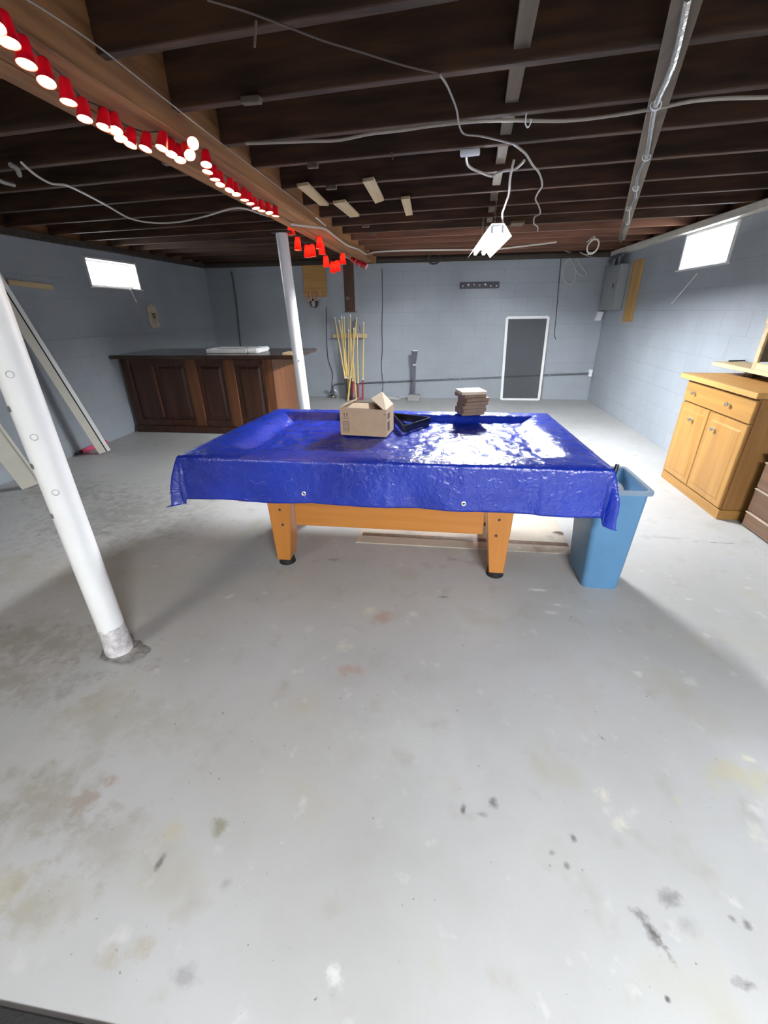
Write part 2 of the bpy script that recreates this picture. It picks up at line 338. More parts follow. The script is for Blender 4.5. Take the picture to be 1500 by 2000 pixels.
# ================================================================== SETTING
XL, XR, YB, YF = -4.1, 2.5, 7.75, -2.6
WT = 2.12; CE = 2.40; JB = 2.19
def S(px, py, rx, ry, col, st, rot=0.0): p = onz(px, py, 0); return (p.x, p.y, rx, ry, rot, col, st)
pink = (0.36, 0.27, 0.225); dark = (0.085, 0.08, 0.075); cream = (0.56, 0.55, 0.46); yel = (0.43, 0.41, 0.30); tan = (0.34, 0.31, 0.24); whi = (0.66, 0.66, 0.65)
spots = [S(745,1205,.085,.06,pink,.8), S(722,1195,.05,.04,cream,.8), S(685,1305,.075,.045,pink,.85), S(672,1262,.05,.05,cream,.5),
  S(805,1200,.05,.03,whi,.4), S(1430,1505,.12,.07,yel,.75,.3), S(1268,1815,.022,.05,dark,.85,.5), S(1296,1850,.012,.035,dark,.95,.5),
  S(1305,1755,.035,.028,dark,.5), S(1340,1810,.05,.03,dark,.25), S(905,1583,.012,.022,dark,.8), S(962,1568,.018,.018,dark,.7), S(940,1590,.03,.01,dark,.4),
  S(430,1615,.03,.035,(0.2,.2,.13),.7), S(335,1628,.06,.035,yel,.6), S(312,1685,.01,.018,dark,.8), S(172,1560,.08,.04,pink,.6,.6), S(220,1528,.04,.03,pink,.6,.5),
  S(275,1850,.03,.03,tan,.7), S(215,1868,.04,.025,tan,.6), S(355,1905,.05,.02,dark,.3), S(868,1166,.03,.012,dark,.8), S(1050,1152,.06,.012,whi,.9),
  S(1090,1182,.05,.018,whi,.8), S(1075,1195,.05,.02,whi,.5), S(1178,1555,.03,.03,cream,.9), S(1215,1610,.03,.03,cream,.7), S(655,1905,.02,.03,whi,.7),
  S(1107,1692,.012,.012,dark,.8), S(1120,1638,.010,.010,dark,.7), S(1078,1665,.01,.01,dark,.5), S(1432,1797,.01,.012,dark,.7), S(1460,1808,.012,.018,dark,.8), S(1455,1922,.03,.012,dark,.7),
  S(1303,1951,.007,.007,dark,.9), S(1350,1330,.04,.03,whi,.4), S(1245,1315,.03,.02,whi,.5), S(1320,1560,.015,.03,yel,.8), S(1465,1485,.03,.02,cream,.9), S(1475,1620,.03,.04,cream,.6),
  S(240,1290,.15,.07,(0.27,.26,.26),.5), S(20,1740,.08,.06,yel,.6), S(60,1250,.6,.16,(.27,.265,.235),.8), S(30,1330,.4,.14,(.28,.27,.24),.7), S(250,1000,.75,.6,(.25,.25,.24),.85), S(120,960,.6,.3,(.24,.24,.23),.8), S(250,1400,.45,.14,(.34,.335,.29),.6), S(80,1560,.25,.14,(.30,.29,.25),.7), S(60,1760,.16,.09,(.32,.31,.26),.6), S(200,1640,.2,.1,(.33,.32,.29),.6), S(120,1120,.6,.22,tan,.35), S(1130,1350,.10,.3,(.38,.35,.32),.25),
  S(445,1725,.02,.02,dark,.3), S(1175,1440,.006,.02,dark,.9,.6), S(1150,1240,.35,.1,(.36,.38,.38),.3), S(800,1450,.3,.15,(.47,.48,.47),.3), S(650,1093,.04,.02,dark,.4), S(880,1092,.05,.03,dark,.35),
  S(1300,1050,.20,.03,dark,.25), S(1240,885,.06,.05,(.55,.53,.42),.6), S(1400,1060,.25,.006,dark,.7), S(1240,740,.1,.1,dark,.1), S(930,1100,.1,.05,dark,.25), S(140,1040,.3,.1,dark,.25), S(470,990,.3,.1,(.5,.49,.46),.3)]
M['floor'] = stained('painted_concrete_floor', (0.435, 0.442, 0.45), (0.345, 0.348, 0.338), 0.42, spots)
MB().box(XL-.2, XR+.2, YF-.2, YB+.2, -.15, 0).build('floor', 'floor', kind='structure', label='worn grey painted concrete basement floor')

ceiling = thing('ceiling', (0, 0, CE), 'open basement ceiling of dark wooden joists', kind='structure')
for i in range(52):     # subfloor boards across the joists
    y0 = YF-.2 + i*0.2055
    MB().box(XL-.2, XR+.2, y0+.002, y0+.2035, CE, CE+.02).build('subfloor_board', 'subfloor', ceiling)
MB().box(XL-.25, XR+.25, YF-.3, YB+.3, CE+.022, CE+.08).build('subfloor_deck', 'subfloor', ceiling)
jy = [-2.2,-1.7,-1.2,-.7,-.2,.25,.7,1.15,1.575,1.985,2.40,2.77,3.25,3.74,4.22,4.68,5.16,5.64,6.12,6.58,7.02,7.42]
def jslope(y): return -0.105 if y < 4.5 else -0.105 + 0.105*(y-4.5)/3.0
BX0, BX1 = -1.42, -1.135         # beam sides
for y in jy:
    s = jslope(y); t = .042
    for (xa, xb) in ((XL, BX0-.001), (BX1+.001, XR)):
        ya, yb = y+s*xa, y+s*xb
        MB().hexa([(xa,ya,JB),(xb,yb,JB),(xb,yb+t,JB),(xa,ya+t,JB),(xa,ya,CE-.001),(xb,yb,CE-.001),(xb,yb+t,CE-.001),(xa,ya+t,CE-.001)]).build('joist', 'joist_lit' if y > 5.4 and xb > 0 else 'joist', ceiling, bevel=.003)
# main beam: three planks side by side
beam = thing('ceiling_beam', (-1.28, 2.5, 2.12), 'long brown built-up wooden beam carried by the two white steel posts', kind='structure')
for (a, b, z0) in ((BX0, -1.325, 2.12), (-1.323, -1.232, 2.125), (-1.230, BX1, 2.118)):
    MB().box(a, b, YF, YB-.02, z0, CE-.002).build('beam_plank', 'joist_y', beam, bevel=.003)
# narrow bridging strap between the joists, in line
for i in range(8, len(jy)-3):
    ya, yb = jy[i], jy[i+1]
    def sx(y): return 0.20+0.053*(y-1.8)*1.1
    a = sx(ya); b = sx(yb)
    MB().beam((a, ya+jslope(ya)*a+.045, 2.23), (b, yb+jslope(yb)*b-.003, 2.23), .055, .018).build('bridging_strap', 'strap', ceiling, bevel=.002)

# block walls ---------------------------------------------------------------
_bm = {}
def block_mesh(L, H, D, axis, sgn):
    key = (round(L,3), round(H,3), axis, sgn)
    if key in _bm: return _bm[key]
    b = .0018; v = []; 
    def P(u, h, d):   # u along wall, h up, d out of wall (towards the room)
        return (u, -sgn*d, h) if axis == 'x' else (-sgn*d, u, h)
    pts = [P(0,0,-.04),P(L,0,-.04),P(L,H,-.04),P(0,H,-.04),P(0,0,D-b),P(L,0,D-b),P(L,H,D-b),P(0,H,D-b),P(b,b,D),P(L-b,b,D),P(L-b,H-b,D),P(b,H-b,D)]
    fs = [(0,1,5,4),(1,2,6,5),(2,3,7,6),(3,0,4,7),(4,5,9,8),(5,6,10,9),(6,7,11,10),(7,4,8,11),(8,9,10,11),(0,3,2,1)]
    me = bpy.data.meshes.new('concrete_block'); me.from_pydata(pts, [], fs); me.materials.append(M['block'])
    bm = bmesh.new(); bm.from_mesh(me); bmesh.ops.recalc_face_normals(bm, faces=bm.faces); bm.to_mesh(me); bm.free()
    _bm[key] = me; return me
def block_wall(name, label, axis, c, u0, u1, sgn, bu0, bu1, hole=None):
    # axis: direction the wall runs; c: face coordinate; sgn=+1: room on the smaller side of c
    root = thing(name, (0,0,0), label, kind='structure')
    th = .24; m = .0014
    def bx(a, b, z0, z1):
        lo, hi = (c+sgn*m, c+sgn*th)
        if lo > hi: lo, hi = hi, lo
        return (a, b, lo, hi, z0, z1) if axis == 'x' else (lo, hi, a, b, z0, z1)
    mb = MB()
    if hole:
        h0, h1, z0, z1 = hole
        mb.box(*bx(u0, h0, 0, WT)); mb.box(*bx(h1, u1, 0, WT)); mb.box(*bx(h0, h1, 0, z0))
        if z1 < WT-.01: mb.box(*bx(h0, h1, z1, WT))
    else: mb.box(*bx(u0, u1, 0, WT))
    mb.build('mortar_bed', 'mortar', root)
    J = .0045
    for r in range(11):
        z0 = r*.2 + J; z1 = min((r+1)*.2, WT)
        u = bu0 - (.2 if r % 2 else 0)
        while u < bu1:
            a, b = max(u, bu0), min(u+.4-J, bu1); u += .4
            if b-a < .03: continue
            spans = [(a, b, z0, z1)]
            if hole and z1 > hole[2] and z0 < hole[3] and b > hole[0] and a < hole[1]:
                spans = []
                if a < hole[0]-.02: spans.append((a, hole[0], z0, z1))
                if b > hole[1]+.02: spans.append((hole[1], b, z0, z1))
                if z0 < hole[2]-.02: spans.append((max(a,hole[0]), min(b,hole[1]), z0, hole[2]))
            for (a2, b2, q0, q1) in spans:
                o = bpy.data.objects.new('concrete_block', block_mesh(b2-a2, q1-q0, 0.0, axis, sgn)); C.objects.link(o); o.parent = root
                o.location = (a2, c, q0) if axis == 'x' else (c, a2, q0)
    return root
WR = (4.72, 5.62, 1.79, 2.12)      # right window opening  y0 y1 z0 z1
WL = (5.02, 5.93, 1.73, 2.045)     # left window opening
block_wall('wall_back', 'grey painted concrete block wall at the far end', 'x', YB, XL-.2, XR+.2, 1, XL, XR)
block_wall('wall_right', 'grey painted concrete block wall on the right', 'y', XR, YF, YB, 1, 2.55, YB, WR)
block_wall('wall_left', 'grey painted concrete block wall on the left', 'y', XL, YF, YB, -1, 2.55, YB, WL)
MB().box(XL-.2, XR+.2, YF-.22, YF, 0, CE).build('wall_front', 'mortar', kind='structure', label='grey wall behind the viewpoint')
# plates on top of the walls and rim boards that close the joist bays
sp = thing('trim_1', (0, YB, WT), 'dark wooden sill plate and rim board above the far wall', kind='structure')
MB().box(XL-.2, XR+.2, YB-.05, YB+.24, WT, WT+.065).build('sill_plate', 'dark_sill', sp, bevel=.004)
MB().box(XL-.2, XR+.2, YB-.01, YB+.24, WT+.066, CE+.02).build('rim_board', 'joist', sp)
sp = thing('trim_2', (XR, 3, WT), 'white sill board running above the right wall and its window', kind='structure')
MB().box(XR-.09, XR+.24, YF, YB-.06, WT+.001, WT+.065).build('sill_board', 'white_sill', sp, bevel=.004)
MB().box(XR+.02, XR+.24, YF, YB, WT+.066, CE+.02).build('rim_board', 'joist_y', sp)
sp = thing('trim_3', (XL, 3, WT), 'dark wooden sill plate above the left wall', kind='structure')
MB().box(XL-.24, XL+.05, YF, YB-.06, WT+.001, WT+.065).build('sill_plate', 'dark_sill', sp, bevel=.004)
MB().box(XL-.24, XL-.02, YF, YB, WT+.066, CE+.02).build('rim_board', 'joist_y', sp)

def window(name, label, x, sgn, hole, fm):
    y0, y1, z0, z1 = hole
    t = thing(name, (x, (y0+y1)/2, z0), label, kind='structure')
    f = .035; xa, xb = x + sgn*.10, x + sgn*.14
    mb = MB(); lo, hi = min(xa,xb), max(xa,xb)
    mb.box(lo,hi,y0,y1,z0,z0+f); mb.box(lo,hi,y0,y1,z1-f,z1); mb.box(lo,hi,y0,y0+f,z0+f,z1-f); mb.box(lo,hi,y1-f,y1,z0+f,z1-f)
    mb.build('window_frame', fm, t, bevel=.003)
    g = (xa+xb)/2
    MB().box(g-.002, g+.002, y0+f-.004, y1-f+.004, z0+f-.004, z1-f+.004).build('pane', 'glass', t)
    # trim around the opening, proud of the blocks
    mb = MB(); xc, xd = sorted((x - sgn*.014, x + sgn*.10)); e = .028
    mb.box(xc,xd,y0,y0+e,z0,z1); mb.box(xc,xd,y1-e,y1,z0,z1); mb.box(xc,xd,y0+e,y1-e,z1-e*.8,z1)
    mb.build('window_casing', fm, t, bevel=.003)
    xc, xd = sorted((x - sgn*.03, x + sgn*.10))
    MB().box(xc, xd, y0-.02, y1+.02, z0-.012, z0+.004).build('window_sill', fm, t, bevel=.003)
    return t
window('window_1', 'small blown-out basement window high in the left wall', XL, -1, WL, 'frame_grey')
window('window_2', 'small bright basement window high in the right wall', XR, 1, WR, 'white_paint')

# ================================================================== STEEL POSTS
def post(x, y, lean, label, near):
    t = thing('steel_post', (x, y, 0), label, 'post')
    top = (x+lean, y, 2.105)
    MB().tube([(x,y,.11),top] if near else [(x,y,.01),top], .055, 28).build('pole', 'white_paint', t, smooth=True)
    MB().box(top[0]-.09, top[0]+.11, y-.07, y+.07, 2.105, 2.117).build('top_plate', 'dark_sill', t, bevel=.003)
    if near:
        mb = MB(); n = 28; prof = []
        prof = [(.060,.0),(.0592,.03),(.0575,.07),(.0570,.11),(.0562,.135),(.0552,.16)]
        mb.lathe((x,y,0), prof, n)
        mb.v = [tuple(Vector(v) + (Vector(v)-Vector((x,y,v[2])))*0.07*noise.noise(Vector(v)*40)) for v in mb.v]
        mb.build('concrete_collar', 'crust_white', t, smooth=True, label='rough crusted concrete around the foot')
        mb = MB(); vs = []; ring = 40
        for j in range(ring):
            a = 2*math.pi*j/ring; r = .112 + .03*noise.noise(Vector((math.cos(a)*2, math.sin(a)*2, 3)))
            vs.append((x+.03+r*math.cos(a), y-.01+r*.62*math.sin(a), .006 + .004*noise.noise(Vector((a*3,1,1)))))
        c = len(vs); vs.append((x, y, .012)); fs = [(j, (j+1) % ring, c) for j in range(ring)]
        mb.add(vs, fs); mb.build('broken_skirt', 'crust_grey', t, smooth=True)
        d = Vector((-x, -y, 0)).normalized(); s = Vector((-d.y, d.x, 0))
        for z in (.84, 1.055, 1.27): # plugged holes on the face
            dd = (d*.9 - s*.25).normalized()
            q = Vector((x, y, z)) + dd*.0545
            MB().disc(q, .0125, dd, .0012, 18, r_in=.0095).build('hole_ring', 'crust', t)
        for z in (.74, .945, 1.155):
            dd = (d*.35 + (-s if s.x > 0 else s)*.93).normalized()
            q = Vector((x, y, z)) + dd*.0548
            MB().disc(q, .011, dd, .0025, 12).build('hole', 'crust_grey', t)
    else:
        d = (Vector((-x, -y, 0))).normalized()
        MB().disc(Vector((x+lean*.45, y, .98)) + d*.0545, .007, d, .002, 10).build('hole', 'black', t)
    return t
post(-1.466, 1.332, 0.0, 'thick white steel post in the left foreground with crusted concrete foot', True)
post(-1.465, 4.5, -.09, 'white steel post standing behind the blue tarp near the bar', False)

# ================================================================== SHOP LIGHT
A = onz(984, 449, 2.01); B = onz(935, 494, 1.95)
A = onz(972, 446, 2.0); B = onz(936, 492, 1.955)
t = thing('shop_light', (A+B)/2, 'hanging fluorescent shop light with two glowing tubes in white hood', 'light')
d = (B-A).normalized(); side = d.cross(Vector((0,0,1))).normalized(); u = side.cross(d)
mb = MB()
prof = [(-.112,-.052),(-.110,-.052),(-.046,.030),(.046,.030),(.110,-.052),(.112,-.052),(.048,.034),(-.048,.034)]
mb.prism([A + side*a + u*b for (a, b) in prof], B-A)
mb.build('hood', 'hood', t)
MB().prism([A + side*a + u*b + d*.02 for (a, b) in ((-.042,.012),(-.042,.029),(.042,.029),(.042,.012))], (B-A)-d*.04).build('ballast_box', 'hood', t, bevel=.003)
for sgn in (-1, 1):
    MB().tube([A + side*.04*sgn - u*.012 + d*.03, B + side*.04*sgn - u*.012 - d*.03], .016, 14).build('tube', 'tube', t, smooth=True)
for e, ss in ((A, 1), (B, -1)):
    for sgn in (-1, 1):
        q = e + side*.04*sgn - u*.012 + d*.018*ss
        MB().beam(q - u*.018, q + u*.034, .022, .014, d).build('socket', 'outlet', t)
# two hanger chains up to the joists
for e in (A + d*.18, B - d*.14):
    top = Vector((e.x, e.y, JB+.03)); n = max(3, int((top.z-(e.z+.03))/.022))
    mb = MB()
    for k in range(n):
        z = e.z + .034 + k*(top.z-e.z-.03)/n
        c = Vector((e.x, e.y, z+.012)); ax = Vector((1,0,0)) if k % 2 else Vector((0,1,0))
        ring = [c + ax*.006*math.cos(a) + Vector((0,0,.015))*math.sin(a) for a in [2*math.pi*j/10 for j in range(11)]]
        mb.tube(ring, .0016, 5, cap=False)
    mb.build('hanger_chain', 'cable_grey', t)

# ================================================================== POOL TABLE AND TARP
t = thing('pool_table', (-.28, 2.5, 0), 'honey wood pool table with tapered legs under the blue tarp', 'pool table')
TX0, TX1, TY0, TY1 = -1.30, .75, 1.955, 3.03
MB().box(TX0+.16, TX1-.16, TY0+.12, TY1-.12, .46, .70).build('cabinet_box', 'table_wood', t, bevel=.004)
MB().box(-1.2, .70, TY0+.02, TY1-.02, .702, .724).build('slate_bed', 'tool_base', t)
for (a, b, c, e) in ((-1.2, .70, 1.97, 2.03), (-1.2, .70, 2.965, 3.02), (-1.2, -1.14, 2.031, 2.964), (.645, .70, 2.031, 2.964)):
    MB().box(a, b, c, e, .7245, .768).build('rail', 'table_wood', t, bevel=.006)
MB().box(-.835, .27, 2.15, 2.175, .285, .459).build('apron', 'table_wood', t, bevel=.003)
MB().box(-.835, .27, 2.86, 2.885, .285, .459).build('apron', 'table_wood', t, bevel=.003)
def tleg(xo, s, y0, y1):      # xo outer side, s=+1 leg widens towards +x
    a = xo; b = xo + s*.145; c = xo + s*.095; g = .012*s
    P = [(a+g,y0+.01,.045),(c,y0+.01,.045),(c,y1-.01,.045),(a+g,y1-.01,.045),(a,y0,.459),(b,y0,.459),(b,y1,.459),(a,y1,.459)]
    lg = MB().hexa(P).build('leg', 'table_leg', t, bevel=.004)
    cx = (a+c)/2
    MB().lathe((cx+.004*s, (y0+y1)/2, 0), [(.001,0),(.052,0),(.052,.006),(.048,.009),(.046,.04),(.03,.046),(.001,.046)], 24).build('foot', 'black', lg, smooth=True)
    if y0 < 2.5:
        for (zx, zz) in ((.55, .40), (.6, .30)):
            MB().disc((a + s*.145*zx*.92, y0+.003, zz), .008, (0,-1,0), .004, 12).build('bolt', 'skull', lg)
    return lg
tleg(-.985, 1, 2.115, 2.26); tleg(.42, -1, 2.115, 2.26); tleg(-.985, 1, 2.77, 2.915); tleg(.42, -1, 2.77, 2.915)

# tarp: a sheet laid over the rails, sagging onto the bed and hanging at the edges
def tarp():
    cs = .0125; hang = .275; vs = []; 
    x0, x1, y0, y1 = -1.335, .785, 1.935, 3.06
    nx = int((x1-x0+2*hang)/cs); ny = int((y1-y0+2*hang)/cs)
    def ss(a): a = max(0, min(1, a)); return a*a*(3-2*a)
    for j in range(ny+1):
        for i in range(nx+1):
            X = x0-hang + (x1-x0+2*hang)*i/nx; Y = y0-hang + (y1-y0+2*hang)*j/ny
            dx = max(x0-X, 0, X-x1); dy = max(y0-Y, 0, Y-y1)
            bx = min(max(X, x0), x1); by = min(max(Y, y0), y1)
            # left and right sides lean in towards the back
            ty = (by-y0)/(y1-y0)
            bxx = bx + (ty*.115 if bx < -.3 else -ty*.055)*abs((bx+.3))/1.05
            inn = min(bx-x0, x1-bx, by-y0, y1-by)
            n1 = noise.noise(Vector((X*3, Y*3, .3))); n2 = noise.noise(Vector((X*11, Y*11, 1.7))); n3 = noise.noise(Vector((X*27, Y*27, 4.1)))
            n4 = noise.noise(Vector((X*16+Y*7, Y*5-X*3, 7.7)))
            crease = sum(math.exp(-((X-c_)/.012)**2) for c_ in (-1.0, -.62, -.25, .13, .50)) + sum(math.exp(-((Y-c_)/.012)**2) for c_ in (2.2, 2.62))
            if dx == 0 and dy == 0:
                rim = .786
                slope_w = .12 + .05*n1 + (.10 if bx < x0+.3 or bx > x1-.35 else 0)*ss((.35-min(bx-x0, x1-bx))/.2)
                if y1-by < inn+.001 and by > y0+.5: slope_w = .045
                f = ss((inn-.10)/slope_w)
                z = rim*(1-f) + .736*f + f*(.007*n1 + .012*(.35-abs(n2)) + .004*n3 + .006*(.3-abs(n4))) + (1-f)*.003*n2 + .0025*crease
                if inn < .02: z -= .006*(1-inn/.02)**2
                vs.append((bxx, by, z))
            else:
                dd = math.hypot(dx, dy); ux = (-1 if X < x0 else 1)*dx/dd; uy = (-1 if Y < y0 else 1)*dy/dd
                corner = min(dx, dy)/max(dd, 1e-6)
                H = hang
                # hanging edge is a bit uneven
                dep = dd*(1 + .03*noise.noise(Vector((X*1.3, Y*1.3, 9)))) 
                if dx == 0 and Y < y0: dep *= .90 + .04*((X-x0)/(x1-x0))
                fl = .02 + .20*corner
                if X < x0 and Y < y0: fl += .12*corner
                wave = .012*math.sin(X*13+n1*2)*ss(dd/.25) if dx == 0 else .014*math.sin(Y*14+n1*2)*ss(dd/.25)
                th = math.atan2(dx, dy)
                pleat = .03*math.sin(th*8.0+1.0)*ss(dd/.2) if dx > 0 and dy > 0 else 0
                r = min(dd, .02) + fl*dd + (wave + pleat)*.8 + (.005*(.4-abs(n2)) + .002*n4)*ss(dd/.06)+.0014*n3 + .003*crease
                drop = max(0, dep-.012)*(.985 - .12*corner)
                if corner > 0: drop = min(drop, .262 if X < x0 else .285)
                vs.append((bxx + ux*r, by + uy*r, .780 - drop))
    fs = [(j*(nx+1)+i, j*(nx+1)+i+1, (j+1)*(nx+1)+i+1, (j+1)*(nx+1)+i) for j in range(ny) for i in range(nx)]
    return vs, fs
vs, fs = tarp()
tp = thing('tarp', (-.28, 2.5, .54), 'blue plastic tarp draped over the pool table', 'tarp')
mb = MB(); mb.add(vs, fs); sheet = mb.build('sheet', 'tarp', tp, smooth=False)
for p in sheet.data.polygons: p.use_smooth = True
sm = sheet.modifiers.new('thick', 'SOLIDIFY'); sm.thickness = .0015; sm.offset = 1
for (px, py, yy) in ((596, 963, 1.93), (907, 981, 1.93), (334, 962, 1.90), (1190, 996, 1.92)):
    p = ony(px, py, yy)
    # find sheet surface near this line of sight
    best = min(sheet.data.vertices, key=lambda v: (lambda w_: (w_.x-p.x)**2*1.0 + (w_.z-p.z)**2 + (100 if w_.y > 2.0 else 0))(v.co + Vector(tp['_o'])))
    q = best.co + Vector(tp['_o']); nrm = Vector((0,-1,0)) if abs(px-750) < 350 else Vector((q.x*.6,-1,0)).normalized()
    g = MB().lathe(q + nrm*.002, [(.0055,0),(.0125,0),(.0125,.0012),(.009,.0032),(.0055,.001),(.0055,0)], 20, nrm).build('grommet', 'grommet', tp, smooth=True)
    MB().disc(q + nrm*.0012, .006, nrm, .0015, 14).build('grommet_hole', 'black', g)

# cardboard box on the tarp
bed = .745
def cardboard_box():
    p0 = onz(666, 849, bed+.003); p1 = onz(755, 854, bed+.003)
    t = thing('cardboard_box', (p0+p1)/2, 'brown cardboard box with open flaps on the blue tarp', 'box')
    ex = (p1-p0).normalized(); ey = Vector((-ex.y, ex.x, 0)); W = (p1-p0).length; D = .19; H = .165; th = .004
    def L(x, y, z): return p0 + ex*x + ey*y + Vector((0,0,z))
    def slab(a, b, c, e, z0, z1): return [L(a,c,z0),L(b,c,z0),L(b,e,z0),L(a,e,z0),L(a,c,z1),L(b,c,z1),L(b,e,z1),L(a,e,z1)]
    mb = MB()
    mb.hexa(slab(0,W,0,D,0,th)); mb.hexa(slab(0,W,0,th,th,H)); mb.hexa(slab(0,W,D-th,D,th,H)); mb.hexa(slab(0,th,th,D-th,th,H)); mb.hexa(slab(W-th,W,th,D-th,th,H))
    mb.build('carton', 'card', t)
    # flaps: front flap folded down flat over the top, back flap, right flap sticking up
    F = lambda pts, name, m='card_in', **k: MB().prism(pts, Vector((0,0,.004)), 0).build(name, m, t, **k)
    F([L(0,0,H+.001), L(W*.64,0,H+.001), L(W*.56,D*.36,H+.018), L(.03,D*.40,H+.016)], 'flap')
    F([L(0.002,D,H+.001), L(W,D,H+.001), L(W*.9,D*.52,H+.022), L(.03,D*.55,H+.022)], 'flap')
    F([L(0,.01,H+.001), L(0,D-.01,H+.001), L(.07,D-.02,H+.03), L(.07,.03,H+.03)], 'flap')
    F([L(W,.004,H-.02), L(W,D-.004,H-.004), L(W*.80,D*.72,H+.078), L(W*.66,.03,H+.055)], 'flap')
    # printing
    def pr(x0, x1, z0, z1, m='print', name='printed_mark'):
        MB().hexa([L(x0,-.0012,z0),L(x1,-.0012,z0),L(x1,.0005,z0),L(x0,.0005,z0),L(x0,-.0012,z1),L(x1,-.0012,z1),L(x1,.0005,z1),L(x0,.0005,z1)]).build(name, m, t)
    for xx in (.028, .046):
        mb = MB(); zt = H-.025
        mb.prism([L(xx-.005,-.001,zt-.012), L(xx+.005,-.001,zt-.012), L(xx,-.001,zt)], ey*.001)
        mb.hexa([L(xx-.0015,-.001,zt-.03),L(xx+.0015,-.001,zt-.03),L(xx+.0015,.0003,zt-.03),L(xx-.0015,.0003,zt-.03),L(xx-.0015,-.001,zt-.01),L(xx+.0015,-.001,zt-.01),L(xx+.0015,.0003,zt-.01),L(xx-.0015,.0003,zt-.01)])
        mb.build('arrow_mark', 'print', t)
    pr(.02, .055, H-.062, H-.060)
    pr(.018, .057, .018, .020); pr(.018, .057, .083, .085); pr(.018, .020, .018, .085); pr(.055, .057, .018, .085)
    pr(.022, .053, .055, .080, 'print_mid'); pr(.022, .053, .024, .050, 'print_mid')
    pr(W-.018, W-.003, H-.03, H-.026)
    for (a, b, z0, z1) in ((.03, .08, .03, .085), (.03, .09, .10, .135)):
        MB().hexa([L(W-.0005,a,z0),L(W+.0012,a,z0),L(W+.0012,b,z0),L(W-.0005,b,z0),L(W-.0005,a,z1),L(W+.0012,a,z1),L(W+.0012,b,z1),L(W-.0005,b,z1)]).build('printed_mark', 'print', t)
cardboard_box()
# triangle rack for the balls: a black three sided frame with rounded corners
P = [onz(788, 848, bed), onz(844, 829, bed), onz(764, 819, bed)]
def rounded(pts, inset):
    c = sum(pts, Vector((0,0,0)))/3; out = []
    for k in range(3):
        q = c + (pts[k]-c)*inset; a = (pts[k-1]-pts[k]).normalized(); b = (pts[(k+1) % 3]-pts[k]).normalized()
        r = .035*inset
        for m in range(6):
            t_ = m/5; out.append((q + a*r)*(1-t_)**2 + q*2*t_*(1-t_) + (q + b*r)*t_**2)
    return out
ro, ri = rounded(P, 1.0), rounded(P, .87); n = len(ro); mb = MB(); lo = Vector((0,0,.004)); up_ = Vector((0,0,.05))
vs = [v+lo for v in ro] + [v+up_ for v in ro] + [v+up_ for v in ri] + [v+lo for v in ri]
fs = [(g*n+k, g*n+(k+1) % n, ((g+1) % 4)*n+(k+1) % n, ((g+1) % 4)*n+k) for g in range(4) for k in range(n)]
mb.add(vs, fs)
solo(mb, 'triangle_rack', 'black_gloss', 'black plastic triangle ball rack beside the cardboard box on the tarp', 'ball rack', bevel=.0015)
# stack of flooring offcuts
st_lab = ['bottom', 'second from the bottom', 'third from the bottom', 'fourth from the bottom', 'fifth from the bottom', 'topmost, pale face up']
cx, cy = .205, 2.955; z = .797
for k in range(7):
    th = .0225 if k < 6 else .02; a = random.uniform(-.10, .10) + .35; ox, oy = random.uniform(-.012,.012), random.uniform(-.01,.01)
    ca, sa = math.cos(a), math.sin(a); hw, hd = .082+random.uniform(-.004,.004), .075
    if k == 0: pass
    q = [(cx+ox + x*ca - y*sa, cy+oy + x*sa + y*ca) for (x, y) in ((-hw,-hd),(hw,-hd),(hw,hd),(-hw,hd))]
    mb = MB(); mb.hexa([(x, y, z) for x, y in q] + [(x, y, z+th) for x, y in q])
    lab = ['lowest wood offcut in the stack on the tarp', 'second wood offcut from the bottom of the stack on the tarp', 'third wood offcut from the bottom of the stack on the tarp',
           'middle wood offcut of the stack on the tarp', 'third wood offcut from the top of the stack on the tarp', 'wood offcut just under the pale top one of the stack', 'pale topmost wood offcut of the stack on the tarp'][k]
    o = solo(mb, 'wood_offcut', 'tile_top' if k == 6 else 'tile_edge', lab, 'wood block', group='stack of wood offcuts on the tarp', bevel=.0015)
    z += th + .0005

